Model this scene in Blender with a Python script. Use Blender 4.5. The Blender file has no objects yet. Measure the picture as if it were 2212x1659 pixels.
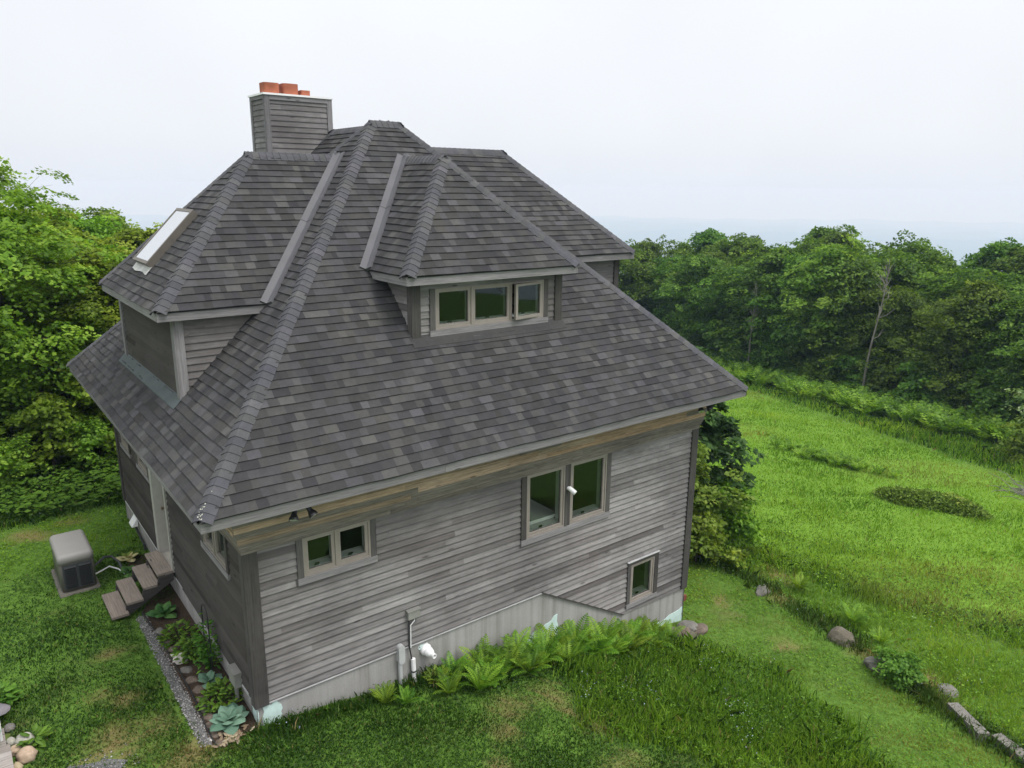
import bpy, math, random
import numpy as np
from mathutils import Vector, Matrix

# ------------------------------------------------------------------ camera, sky, sun, exposure
SC = bpy.context.scene
COL = SC.collection
CAM_POS = (-1.961, -8.263, 3.667)
YAW, PITCH, ROLL, FPX = -0.6542, -0.2570, 0.0101, 1629.6

def cam_axes():
    sy, cy, sp, cp = math.sin(YAW), math.cos(YAW), math.sin(PITCH), math.cos(PITCH)
    fwd = Vector((-sy*cp, cy*cp, sp)); right = Vector((cy, sy, 0)); up = right.cross(fwd)
    r = right*math.cos(ROLL) + up*math.sin(ROLL)
    u = -right*math.sin(ROLL) + up*math.cos(ROLL)
    return r, u, fwd

cam = bpy.data.cameras.new('camera')
cam.sensor_width = 36.0
cam.lens = FPX/2212*36.0
cam.clip_start = 0.1; cam.clip_end = 60000
camo = bpy.data.objects.new('camera', cam); COL.objects.link(camo)
_r, _u, _f = cam_axes()
camo.matrix_world = Matrix(((_r.x, _u.x, -_f.x, CAM_POS[0]), (_r.y, _u.y, -_f.y, CAM_POS[1]), (_r.z, _u.z, -_f.z, CAM_POS[2]), (0, 0, 0, 1)))
SC.camera = camo

SUN_ELEV, SUN_AZ = math.radians(60), math.radians(-66)      # azimuth measured from +X
SUN_STRENGTH = 2.5
EXPOSURE = 0.0
sun = bpy.data.lights.new('sun', 'SUN'); sun.energy = SUN_STRENGTH; sun.angle = math.radians(26); sun.color = (1, .97, .93)
suno = bpy.data.objects.new('sun', sun); COL.objects.link(suno)
_sd = Vector((math.cos(SUN_ELEV)*math.cos(SUN_AZ), math.cos(SUN_ELEV)*math.sin(SUN_AZ), math.sin(SUN_ELEV)))
suno.rotation_euler = _sd.to_track_quat('Z', 'Y').to_euler()
suno.location = (20, -20, 40)

W_ = bpy.data.worlds.new('World'); SC.world = W_; W_.use_nodes = True
nt = W_.node_tree; nt.nodes.clear()
n_out = nt.nodes.new('ShaderNodeOutputWorld'); n_bg = nt.nodes.new('ShaderNodeBackground')
n_sky = nt.nodes.new('ShaderNodeTexSky'); n_sky.sky_type = 'NISHITA'; n_sky.sun_disc = False
n_sky.sun_elevation = SUN_ELEV; n_sky.sun_rotation = math.pi/2 - SUN_AZ
n_sky.dust_density = 5; n_sky.air_density = 1
n_geo = nt.nodes.new('ShaderNodeTexCoord'); n_sep = nt.nodes.new('ShaderNodeSeparateXYZ')
n_ramp = nt.nodes.new('ShaderNodeValToRGB')          # cloud deck: pale at the horizon, brighter overhead
n_map = nt.nodes.new('ShaderNodeMapRange'); n_map.inputs['From Min'].default_value = -0.1; n_map.inputs['From Max'].default_value = 1.0
cr = n_ramp.color_ramp
cr.elements[0].position = 0.0; cr.elements[0].color = (9.2, 9.7, 10.7, 1)
cr.elements[1].position = 1.0; cr.elements[1].color = (20, 20.3, 20.8, 1)
for p_, c_ in ((0.09, (9.2, 9.7, 10.7)), (0.15, (9.8, 10.2, 10.8)), (0.33, (10.6, 10.8, 11.2)), (0.5, (13.6, 13.9, 14.3))):
    e_ = cr.elements.new(p_); e_.color = (*c_, 1)
n_noise = nt.nodes.new('ShaderNodeTexNoise'); n_noise.inputs['Scale'].default_value = 2.2; n_noise.inputs['Detail'].default_value = 3
n_nm = nt.nodes.new('ShaderNodeMapRange'); n_nm.inputs['From Min'].default_value = .3; n_nm.inputs['From Max'].default_value = .7
n_nm.inputs['To Min'].default_value = .96; n_nm.inputs['To Max'].default_value = 1.05
n_mul = nt.nodes.new('ShaderNodeVectorMath'); n_mul.operation = 'SCALE'
n_mix = nt.nodes.new('ShaderNodeMixRGB'); n_mix.inputs['Fac'].default_value = 0.12
L = nt.links.new
L(n_geo.outputs['Generated'], n_sep.inputs[0]); L(n_sep.outputs['Z'], n_map.inputs['Value']); L(n_map.outputs[0], n_ramp.inputs[0])
L(n_geo.outputs['Generated'], n_noise.inputs['Vector']); L(n_noise.outputs['Fac'], n_nm.inputs['Value'])
L(n_ramp.outputs[0], n_mul.inputs[0]); L(n_nm.outputs[0], n_mul.inputs['Scale'])
L(n_mul.outputs[0], n_mix.inputs[1]); L(n_sky.outputs[0], n_mix.inputs[2]); L(n_mix.outputs[0], n_bg.inputs['Color'])
n_bg.inputs['Strength'].default_value = 0.1
L(n_bg.outputs[0], n_out.inputs['Surface'])
SC.view_settings.view_transform = 'Standard'; SC.view_settings.look = 'None'
SC.view_settings.exposure = EXPOSURE; SC.view_settings.gamma = 1; SC.view_settings.use_curve_mapping = False
SC.cycles.max_bounces = 6; SC.cycles.transparent_max_bounces = 8; SC.cycles.volume_bounces = 2

rng = random.Random(7)
NR = np.random.default_rng(11)

# ------------------------------------------------------------------ helpers
def srgb(r, g, b):
    f = lambda c: (c/255/12.92) if c/255 <= .04045 else ((c/255+.055)/1.055)**2.4
    return (f(r), f(g), f(b), 1)

class MB:
    """Collects faces; build() links them as one mesh object."""
    def __init__(s): s.v = []; s.f = []; s.uv = []; s.tone = []
    def face(s, pts, uv=None, tone=.5):
        i = len(s.v); s.v += [tuple(p) for p in pts]; s.f.append(tuple(range(i, i+len(pts))))
        s.uv += list(uv) if uv is not None else [(0, 0)]*len(pts); s.tone.append(tone)
    def box(s, P, a0, a1, d0, d1, z0, z1, grain='a', tone=None):
        t = rng.random() if tone is None else tone
        ou, ov = rng.random()*50, rng.random()*50
        c = lambda a, d, z: P(a, z, d)
        for quad in (((a0,d1,z0),(a1,d1,z0),(a1,d1,z1),(a0,d1,z1)), ((a1,d0,z0),(a0,d0,z0),(a0,d0,z1),(a1,d0,z1)),
                     ((a0,d0,z0),(a0,d1,z0),(a0,d1,z1),(a0,d0,z1)), ((a1,d1,z0),(a1,d0,z0),(a1,d0,z1),(a1,d1,z1)),
                     ((a0,d1,z1),(a1,d1,z1),(a1,d0,z1),(a0,d0,z1)), ((a0,d0,z0),(a1,d0,z0),(a1,d1,z0),(a0,d1,z0))):
            if grain == 'a': uv = [(q[0]+ou, q[1]+q[2]+ov) for q in quad]
            elif grain == 'd': uv = [(q[1]+ou, q[0]+q[2]+ov) for q in quad]
            else: uv = [(q[2]+ou, q[0]+q[1]+ov) for q in quad]
            s.face([c(*q) for q in quad], uv, t)
    def tube(s, pts, rad, n=8, tone=.5, cap=True):
        pts = [Vector(p) for p in pts]; rad = [rad]*len(pts) if isinstance(rad, (int, float)) else rad
        rings = []; ref = Vector((0.31, 0.17, 0.93)).normalized()
        for i, p in enumerate(pts):
            d = (pts[min(i+1, len(pts)-1)] - pts[max(i-1, 0)]).normalized()
            x = d.cross(ref); x = x.normalized() if x.length > .05 else d.orthogonal().normalized(); y = d.cross(x)
            rings.append([p + (x*math.cos(k*2*math.pi/n)+y*math.sin(k*2*math.pi/n))*rad[i] for k in range(n)])
        ln = 0
        for i in range(len(pts)-1):
            l2 = ln + (pts[i+1]-pts[i]).length
            for k in range(n):
                k2 = (k+1) % n
                s.face([rings[i][k], rings[i][k2], rings[i+1][k2], rings[i+1][k]], [(ln, k/n*.5), (ln, (k+1)/n*.5), (l2, (k+1)/n*.5), (l2, k/n*.5)], tone)
            ln = l2
        if cap: s.face(rings[0][::-1], None, tone); s.face(rings[-1], None, tone)
    def lathe(s, o, axis, prof, n=16, tone=.5):
        o = Vector(o); ax = Vector(axis).normalized(); x = ax.orthogonal().normalized(); y = ax.cross(x)
        R = [[o+ax*h+(x*math.cos(k*2*math.pi/n)+y*math.sin(k*2*math.pi/n))*r for k in range(n)] for r, h in prof]
        for i in range(len(R)-1):
            for k in range(n): s.face([R[i][k], R[i][(k+1) % n], R[i+1][(k+1) % n], R[i+1][k]], None, tone)
    def build(s, name, m, parent=None, smooth=False, weld=False):
        me = bpy.data.meshes.new(name); me.from_pydata(s.v, [], s.f)
        ul = me.uv_layers.new(name='UVMap'); ul.data.foreach_set('uv', np.array(s.uv, dtype=np.float32).ravel())
        at = me.attributes.new('tone', 'FLOAT', 'FACE'); at.data.foreach_set('value', np.array(s.tone, dtype=np.float32))
        if weld:
            import bmesh
            bm = bmesh.new(); bm.from_mesh(me); bmesh.ops.remove_doubles(bm, verts=bm.verts, dist=1e-4); bm.to_mesh(me); bm.free()
        if smooth: me.polygons.foreach_set('use_smooth', [True]*len(me.polygons))
        me.materials.append(m)
        o = bpy.data.objects.new(name, me); COL.objects.link(o); o.parent = parent
        return o

def np_mesh(name, verts, k, tone, m, parent=None, dry=None):
    """verts: (N*k,3) array of N separate k-gons, tone: (N,)"""
    n = len(verts)//k
    me = bpy.data.meshes.new(name)
    me.vertices.add(n*k); me.vertices.foreach_set('co', np.asarray(verts, dtype=np.float32).ravel())
    me.loops.add(n*k); me.loops.foreach_set('vertex_index', np.arange(n*k, dtype=np.int32))
    me.polygons.add(n); me.polygons.foreach_set('loop_start', np.arange(0, n*k, k, dtype=np.int32))
    at = me.attributes.new('tone', 'FLOAT', 'FACE'); at.data.foreach_set('value', np.asarray(tone, dtype=np.float32))
    if dry is not None:
        at = me.attributes.new('dry', 'FLOAT', 'FACE'); at.data.foreach_set('value', np.asarray(dry, dtype=np.float32))
    me.update(calc_edges=True); me.materials.append(m)
    o = bpy.data.objects.new(name, me); COL.objects.link(o); o.parent = parent
    return o

def tag(o, label=None, cat=None, group=None, kind=None):
    if label: o['label'] = label
    if cat: o['category'] = cat
    if group: o['group'] = group
    if kind: o['kind'] = kind
    return o
def thing(name, label, cat, loc=(0, 0, 0), rz=0, group=None):
    o = bpy.data.objects.new(name, None); COL.objects.link(o); o.location = loc; o.rotation_euler = (0, 0, rz); o.empty_display_size = .2
    return tag(o, label, cat, group)
def dup(root, loc, rz, sc=1, label=None):
    r = root.copy(); COL.objects.link(r); r.location = loc; r.rotation_euler = (0, 0, rz); r.scale = (sc, sc, sc) if not isinstance(sc, tuple) else sc
    if label: r['label'] = label
    for ch in list(root.children):
        c = ch.copy(); COL.objects.link(c); c.parent = r
        for g in ch.children:
            d = g.copy(); COL.objects.link(d); d.parent = c
    return r

# ------------------------------------------------------------------ materials
class NT:
    def __init__(s, name):
        s.m = bpy.data.materials.new(name); s.m.use_nodes = True; s.t = s.m.node_tree; s.t.nodes.clear()
        s.out = s.n('ShaderNodeOutputMaterial'); s.b = s.n('ShaderNodeBsdfPrincipled'); s.l(s.b.outputs[0], s.out.inputs['Surface'])
    def n(s, ty, **kw):
        x = s.t.nodes.new(ty)
        for k, v in kw.items():
            if k in x.inputs: x.inputs[k].default_value = v
            else: setattr(x, k, v)
        return x
    def l(s, a, b): s.t.links.new(a, b)
    def noise(s, vec, scale, detail=4, rough=.55, mul=None):
        if mul is not None:
            mp = s.n('ShaderNodeMapping'); mp.inputs['Scale'].default_value = mul; s.l(vec, mp.inputs['Vector']); vec = mp.outputs[0]
        x = s.n('ShaderNodeTexNoise'); x.inputs['Scale'].default_value = scale; x.inputs['Detail'].default_value = detail; x.inputs['Roughness'].default_value = rough
        s.l(vec, x.inputs['Vector']); return x.outputs['Fac']
    def obj(s): return s.n('ShaderNodeTexCoord').outputs['Object']
    def pos(s): return s.n('ShaderNodeNewGeometry').outputs['Position']
    def uv(s): return s.n('ShaderNodeTexCoord').outputs['UV']
    def attr(s, name): return s.n('ShaderNodeAttribute', attribute_name=name).outputs['Fac']
    def ramp(s, fac, stops):
        r = s.n('ShaderNodeValToRGB'); e = r.color_ramp.elements
        e[0].position, e[0].color = stops[0]; e[1].position, e[1].color = stops[-1]
        for p, c in stops[1:-1]: q = e.new(p); q.color = c
        s.l(fac, r.inputs[0]); return r.outputs[0]
    def mix(s, fac, a, b, mode='MIX'):
        x = s.n('ShaderNodeMixRGB', blend_type=mode)
        for i, v in enumerate((fac, a, b)):
            if hasattr(v, 'links'): s.l(v, x.inputs[i])
            else: x.inputs[i].default_value = v
        return x.outputs[0]
    def math(s, op, a, b=0.0):
        x = s.n('ShaderNodeMath', operation=op)
        for i, v in enumerate((a, b)):
            if hasattr(v, 'links'): s.l(v, x.inputs[i])
            else: x.inputs[i].default_value = v
        return x.outputs[0]
    def rng(s, v, a, b, c, d):
        x = s.n('ShaderNodeMapRange'); s.l(v, x.inputs[0])
        for i, q in enumerate((a, b, c, d)): x.inputs[i+1].default_value = q
        return x.outputs[0]
    def bump(s, h, strength=.3, dist=.01):
        b = s.n('ShaderNodeBump'); b.inputs['Strength'].default_value = strength; b.inputs['Distance'].default_value = dist
        s.l(h, b.inputs['Height']); s.l(b.outputs[0], s.b.inputs['Normal'])
    def fin(s, col=None, rough=.7, spec=.3, metal=0):
        if col is not None:
            if hasattr(col, 'links'): s.l(col, s.b.inputs['Base Color'])
            else: s.b.inputs['Base Color'].default_value = col
        if hasattr(rough, 'links'): s.l(rough, s.b.inputs['Roughness'])
        else: s.b.inputs['Roughness'].default_value = rough
        s.b.inputs['Specular IOR Level'].default_value = spec; s.b.inputs['Metallic'].default_value = metal
        return s.m
G = lambda v, r=1.0, b=1.0: (v*r, v, v*b, 1)

def m_shingle(name, lo, mid, hi, tint=0):
    t = NT(name); p = t.pos(); a = t.attr('tone')
    c = t.ramp(a, [(0, lo), (.55, mid), (.8, t_mix(mid, hi, .5)), (1, hi)])
    g = t.noise(p, 260, 2, .7); c = t.mix(1, c, t.ramp(g, [(.25, G(.62)), (.75, G(1.38))]), 'MULTIPLY')
    w = t.noise(p, 1.3, 4); c = t.mix(1, c, t.ramp(w, [(.25, (.82, .83, .86, 1)), (.75, (1.14, 1.12, 1.08, 1))]), 'MULTIPLY')
    hz = t.math('FRACT', t.math('MULTIPLY', a, 7.31)); c = t.mix(1, c, t.ramp(hz, [(.1, (.985, .975, 1.035, 1)), (.5, G(1)), (.9, (1.015, 1.01, .955, 1))]), 'MULTIPLY')
    v = t.noise(p, 14, 3); c = t.mix(1, c, t.ramp(v, [(.2, G(.88)), (.8, G(1.12))]), 'MULTIPLY')
    t.bump(g, .5, .004)
    return t.fin(c, .92, .15)
def t_mix(a, b, f): return tuple(a[i]*(1-f)+b[i]*f for i in range(4))

def m_wood(name, lo, hi, accents=None, stain=.0, blotch=.5, grain=1.0, rough=.85):
    """weathered board: grain runs along U"""
    t = NT(name); uv = t.uv(); p = t.pos(); a = t.attr('tone')
    stops = [(0, lo), (1, hi)] if accents is None else accents
    c = t.ramp(a, stops)
    g = t.noise(uv, 1, 6, .65, (1.6, 42, 1)); g2 = t.noise(uv, 1, 4, .6, (6, 140, 1))
    c = t.mix(1, c, t.ramp(g, [(.25, G(1-.42*grain)), (.5, G(1)), (.8, G(1+.34*grain))]), 'MULTIPLY')
    c = t.mix(1, c, t.ramp(g2, [(.3, G(1-.2*grain)), (.7, G(1+.18*grain))]), 'MULTIPLY')
    b = t.noise(p, .5, 5, .64, (1, 1, 2.2))
    c = t.mix(1, c, t.ramp(b, [(.28, (1-.52*blotch, 1-.52*blotch, 1-.5*blotch, 1)), (.5, G(1)), (.72, G(1+.28*blotch))]), 'MULTIPLY')
    k = t.n('ShaderNodeTexVoronoi'); k.inputs['Scale'].default_value = 1
    mp = t.n('ShaderNodeMapping'); mp.inputs['Scale'].default_value = (1.5, 6, 1); t.l(uv, mp.inputs[0]); t.l(mp.outputs[0], k.inputs['Vector'])
    c = t.mix(1, c, t.ramp(k.outputs['Distance'], [(.05, G(.4)), (.12, G(1))]), 'MULTIPLY')
    if stain:
        st = t.noise(p, .5, 4, .6); c = t.mix(t.rng(st, .45, .75, 0, stain), c, (.17, .13, .115, 1))
        s2 = t.noise(p, .34, 6, .68, (1, 1, 1.7)); c = t.mix(t.rng(s2, .46, .64, 0, stain*2.4), c, (.075, .068, .066, 1))
    t.bump(g, .35, .004)
    return t.fin(c, rough, .2)

M = {}
M['shingle'] = m_shingle('asphalt_shingle', (.036, .0355, .0365, 1), (.056, .0555, .0565, 1), (.082, .0815, .082, 1))
M['cap'] = m_shingle('hip_cap_shingle', (.056, .057, .062, 1), (.08, .081, .087, 1), (.112, .111, .116, 1))
M['siding'] = m_wood('weathered_clapboard', (.125, .118, .118, 1), (.24, .225, .228, 1), accents=[(0, (.075, .069, .068, 1)), (.2, (.135, .128, .125, 1)), (.55, (.21, .202, .199, 1)), (.9, (.28, .271, .267, 1)), (1, (.2, .165, .14, 1))], stain=.25, blotch=.85, grain=.95)
M['siding_shade_dark'] = m_wood('shade_darkened_clapboard', None, None, accents=[(0, (.024, .021, .019, 1)), (.2, (.038, .035, .031, 1)), (.6, (.054, .05, .045, 1)), (1, (.075, .07, .063, 1))], stain=.1, blotch=.6, grain=.8)  # less bleached left-side boards, colour darkened further to imitate shade there
M['trim'] = m_wood('weathered_trim', (.155, .149, .152, 1), (.24, .231, .235, 1), blotch=.35)
M['casing'] = m_wood('dark_weathered_board', (.055, .05, .047, 1), (.1, .095, .092, 1), blotch=.6)
M['corner'] = m_wood('corner_board_wood', (.045, .041, .038, 1), (.095, .089, .085, 1), blotch=.6)
M['frieze'] = m_wood('cornice_board', None, None, accents=[(0, (.1, .085, .072, 1)), (.3, (.17, .15, .132, 1)), (.52, (.2, .175, .15, 1)), (.6, (.27, .2, .14, 1)), (.8, (.36, .25, .165, 1)), (.92, (.43, .31, .23, 1)), (1, (.27, .235, .175, 1))], blotch=.8, grain=1.5)
M['tread'] = m_wood('stair_plank', (.2, .165, .14, 1), (.31, .265, .225, 1), blotch=.6)
M['deck'] = m_wood('deck_plank', (.21, .185, .165, 1), (.33, .3, .28, 1), blotch=.5)
M['timber'] = m_wood('old_timber', (.12, .112, .1, 1), (.2, .19, .17, 1), blotch=.7)

def m_plain(name, col, rough=.5, spec=.4, metal=0, var=.12, sc=6):
    t = NT(name); v = t.noise(t.obj(), sc, 5, .6)
    c = t.mix(1, col, t.ramp(v, [(.25, G(1-var)), (.75, G(1+var))]), 'MULTIPLY')
    return t.fin(c, rough, spec, metal)
M['flash'] = m_plain('grey_painted_flashing', (.092, .092, .1, 1), .55, .3, 0, .12, 3)
M['flash_base'] = m_plain('slate_green_flashing', (.065, .078, .082, 1), .6, .3, 0, .25, 4)
M['vinyl'] = m_plain('taupe_window_frame', (.25, .222, .198, 1), .5, .4, 0, .08)
M['white'] = m_plain('white_paint', (.36, .35, .325, 1), .5, .4, 0, .1)
M['jamb'] = m_plain('interior_jamb_paint', (.92, .94, .9, 1), .5, .3, 0, .05)
M['door'] = m_plain('old_cream_door_paint', (.36, .34, .3, 1), .6, .3, 0, .22, 5)
M['room'] = m_plain('dim_room_wall', (.36, .3, .3, 1), .9, .1, 0, .1)
M['dark'] = m_plain('black_metal', (.02, .02, .022, 1), .45, .5, 0, .2)
M['chrome'] = m_plain('bright_lamp_metal', (.7, .7, .7, 1), .2, .6, .8, .05)
M['pvc'] = m_plain('white_plastic', (.78, .78, .78, 1), .35, .5, 0, .06)
M['greyplastic'] = m_plain('grey_plastic', (.42, .43, .43, 1), .45, .4, 0, .08)
M['boxgrey'] = m_plain('weathered_metal_box', (.25, .25, .23, 1), .5, .4, .1, .15)
M['clay'] = m_plain('terracotta', (.36, .12, .07, 1), .8, .2, 0, .3, 5)
M['drip'] = m_plain('bright_drip_cap', (.6, .6, .61, 1), .4, .5, .3, .2)
M['lead'] = m_plain('lead_flashing', (.45, .45, .43, 1), .5, .4, .2, .2)
M['mint'] = m_plain('mint_foam_board', (.5, .64, .61, 1), .8, .2, 0, .16, 8)
M['gen_top'] = m_plain('beige_enclosure_paint', (.27, .258, .245, 1), .5, .35, 0, .06, 3)
M['gen_dark'] = m_plain('charcoal_louver', (.045, .05, .053, 1), .5, .4, 0, .1)
M['pad'] = m_plain('concrete_pad', (.14, .13, .11, 1), .9, .2, 0, .3, 12)
M['green_plastic'] = m_plain('green_plastic', (.02, .36, .13, 1), .4, .4, 0, .06)
M['orange'] = m_plain('orange_plastic', (.6, .13, .03, 1), .4, .4, 0, .06)
M['rust'] = m_plain('dull_red_paint', (.16, .05, .035, 1), .6, .3, 0, .2)
M['cloth'] = m_plain('grey_slate', (.16, .15, .16, 1), .9, .2, 0, .25, 6)

def m_concrete():
    t = NT('streaked_foundation_concrete'); p = t.pos()
    c = t.ramp(t.noise(p, 1.1, 5, .6), [(.3, (.275, .27, .265, 1)), (.7, (.355, .35, .345, 1))])
    s = t.noise(p, 1, 5, .6, (9, 9, .22)); c = t.mix(1, c, t.ramp(s, [(.25, (.6, .585, .54, 1)), (.5, (.93, .92, .9, 1)), (.75, G(1.08))]), 'MULTIPLY')
    f = t.noise(p, 60, 3); c = t.mix(1, c, t.ramp(f, [(.3, G(.92)), (.7, G(1.07))]), 'MULTIPLY')
    t.bump(f, .2, .003)
    return t.fin(c, .9, .2)
M['concrete'] = m_concrete()

def m_glass():
    t = NT('window_glass')
    tr = t.n('ShaderNodeBsdfTransparent'); tr.inputs[0].default_value = (.9, .95, .91, 1)
    gl = t.n('ShaderNodeBsdfGlossy'); gl.inputs['Roughness'].default_value = .015; gl.inputs[0].default_value = (.9, .95, .92, 1)
    fr = t.n('ShaderNodeFresnel'); fr.inputs[0].default_value = 1.5
    mx = t.n('ShaderNodeMixShader'); f = t.math('MULTIPLY', fr.outputs[0], 1.5)
    t.l(f, mx.inputs[0]); t.l(tr.outputs[0], mx.inputs[1]); t.l(gl.outputs[0], mx.inputs[2]); t.l(mx.outputs[0], t.out.inputs['Surface'])
    return t.m
M['glass'] = m_glass()
def m_skyglass():
    t = NT('skylight_glass'); g = t.n('ShaderNodeBsdfGlossy'); g.inputs['Roughness'].default_value = .02; g.inputs[0].default_value = (.9, .92, .93, 1)
    d = t.n('ShaderNodeBsdfDiffuse'); d.inputs[0].default_value = (.05, .055, .055, 1)
    mx = t.n('ShaderNodeMixShader'); lw = t.n('ShaderNodeLayerWeight'); lw.inputs[0].default_value = .75
    mx.inputs[0].default_value = .9; t.l(d.outputs[0], mx.inputs[1]); t.l(g.outputs[0], mx.inputs[2]); t.l(mx.outputs[0], t.out.inputs['Surface'])
    return t.m
M['skyglass'] = m_skyglass()

def m_leaf(name, stops, trans=.45, dry=None, objvar=.12, patch=None):
    """thin leaf or blade: diffuse plus light let through"""
    t = NT(name); a = t.attr('tone')
    c = t.ramp(a, stops)
    if objvar:
        oi = t.n('ShaderNodeObjectInfo').outputs['Random']
        hs = t.n('ShaderNodeHueSaturation'); t.l(t.rng(oi, 0, 1, .5-.022, .5+.018), hs.inputs['Hue']); t.l(t.rng(oi, 0, 1, 1-objvar, 1+objvar), hs.inputs['Value']); t.l(c, hs.inputs['Color']); c = hs.outputs[0]
    if patch:
        c = t.mix(1, c, t.ramp(t.noise(t.pos(), patch, 4, .6), [(.3, (.66, .76, .66, 1)), (.5, G(1)), (.72, (1.38, 1.2, 1.1, 1))]), 'MULTIPLY')
    if dry: c = t.mix(t.attr('dry'), c, dry)
    d = t.n('ShaderNodeBsdfDiffuse'); tr = t.n('ShaderNodeBsdfTranslucent'); gl = t.n('ShaderNodeBsdfGlossy'); gl.inputs['Roughness'].default_value = .5; gl.inputs[0].default_value = (.4, .45, .3, 1)
    t.l(c, d.inputs[0]); hs2 = t.mix(1, c, (1.15, 1.1, .6, 1), 'MULTIPLY'); t.l(hs2, tr.inputs[0])
    m1 = t.n('ShaderNodeMixShader'); m1.inputs[0].default_value = trans; t.l(d.outputs[0], m1.inputs[1]); t.l(tr.outputs[0], m1.inputs[2])
    m2 = t.n('ShaderNodeMixShader'); m2.inputs[0].default_value = .04; t.l(m1.outputs[0], m2.inputs[1]); t.l(gl.outputs[0], m2.inputs[2])
    t.l(m2.outputs[0], t.out.inputs['Surface'])
    return t.m
M['leaf_near'] = m_leaf('fresh_maple_leaf', [(0, (.085, .165, .014, 1)), (.5, (.185, .315, .028, 1)), (1, (.34, .48, .06, 1))], trans=.5)
M['leaf_far'] = m_leaf('maple_leaf', [(0, (.036, .088, .012, 1)), (.5, (.09, .182, .022, 1)), (1, (.2, .33, .042, 1))], objvar=.18)
M['leaf_light'] = m_leaf('yellow_green_leaf', [(0, (.07, .15, .02, 1)), (.5, (.15, .27, .035, 1)), (1, (.26, .37, .06, 1))])
M['leaf_dark'] = m_leaf('dark_evergreen_leaf', [(0, (.012, .035, .012, 1)), (.5, (.03, .08, .022, 1)), (1, (.06, .14, .035, 1))], trans=.25)
M['leaf_pale'] = m_leaf('pale_blossom_leaf', [(0, (.09, .16, .05, 1)), (.6, (.2, .28, .09, 1)), (1, (.42, .45, .26, 1))])
M['juniper'] = m_leaf('juniper_needle', [(0, (.05, .09, .015, 1)), (.5, (.14, .23, .032, 1)), (.85, (.25, .33, .06, 1)), (1, (.44, .45, .12, 1))], trans=.2, objvar=0)
M['fern'] = m_leaf('fern_frond', [(0, (.065, .15, .014, 1)), (.5, (.14, .275, .024, 1)), (1, (.27, .42, .045, 1))], trans=.45)
M['hosta_blue'] = m_leaf('blue_hosta_leaf', [(0, (.085, .165, .11, 1)), (1, (.165, .27, .19, 1))], trans=.2)
M['hosta_green'] = m_leaf('green_hosta_leaf', [(0, (.04, .13, .04, 1)), (1, (.1, .23, .06, 1))], trans=.3)
M['hosta_cream'] = m_leaf('cream_hosta_leaf', [(0, (.12, .22, .04, 1)), (.45, (.2, .3, .06, 1)), (.55, (.62, .6, .3, 1)), (1, (.72, .7, .38, 1))], trans=.3)
M['herb'] = m_leaf('garden_leaf', [(0, (.05, .14, .018, 1)), (1, (.15, .3, .035, 1))], trans=.4)
STRAW = (.36, .27, .12, 1)
M['lawn'] = m_leaf('lawn_grass', [(0, (.014, .046, .006, 1)), (.5, (.034, .092, .009, 1)), (1, (.092, .175, .018, 1))], trans=.4, dry=STRAW, objvar=0, patch=.55)
M['meadow'] = m_leaf('meadow_grass', [(0, (.075, .175, .012, 1)), (.5, (.185, .35, .028, 1)), (1, (.32, .47, .06, 1))], trans=.45, dry=STRAW, objvar=0, patch=.22)
M['flower'] = m_leaf('pale_blue_flower', [(0, (.3, .34, .5, 1)), (.9, (.55, .6, .72, 1)), (1, (.7, .45, .05, 1))], trans=.3, objvar=0)
M['litter'] = m_leaf('dry_leaf', [(0, (.2, .14, .09, 1)), (1, (.5, .42, .3, 1))], trans=.2, objvar=0)
def m_bark(name, lo, hi):
    t = NT(name); p = t.obj(); n1 = t.noise(p, 1, 5, .6, (9, 9, 1.6))
    t.bump(n1, .6, .03)
    return t.fin(t.ramp(n1, [(.3, lo), (.7, hi)]), .9, .15)
M['bark'] = m_bark('grey_bark', (.03, .026, .02, 1), (.1, .09, .075, 1))
M['bark_pale'] = m_bark('bleached_dead_wood', (.1, .095, .08, 1), (.24, .225, .2, 1))
def m_stone(name, lo, hi, sc=5):
    t = NT(name); p = t.obj(); n1 = t.noise(p, sc, 6, .62); n2 = t.noise(p, sc*9, 3)
    c = t.ramp(n1, [(.3, lo), (.7, hi)]); c = t.mix(1, c, t.ramp(n2, [(.3, G(.85)), (.7, G(1.15))]), 'MULTIPLY')
    t.bump(n1, .4, .03)
    return t.fin(c, .9, .2)
M['stone_grey'] = m_stone('grey_fieldstone', (.1, .095, .085, 1), (.21, .2, .18, 1))
M['stone_pale'] = m_stone('pale_cobble', (.3, .29, .25, 1), (.44, .43, .37, 1), 3)
M['stone_tan'] = m_stone('tan_cobble', (.33, .24, .17, 1), (.46, .35, .26, 1), 3)
M['stone_yellow'] = m_stone('yellowish_cobble', (.36, .29, .18, 1), (.5, .42, .28, 1), 3)
M['stone_brown'] = m_stone('brown_edging_stone', (.1, .08, .065, 1), (.19, .15, .12, 1), 5)
M['stone_white'] = m_stone('white_quartz', (.5, .45, .4, 1), (.74, .7, .66, 1), 7)
M['boulder'] = m_stone('mossy_boulder', (.09, .078, .06, 1), (.165, .148, .112, 1), 4)

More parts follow.
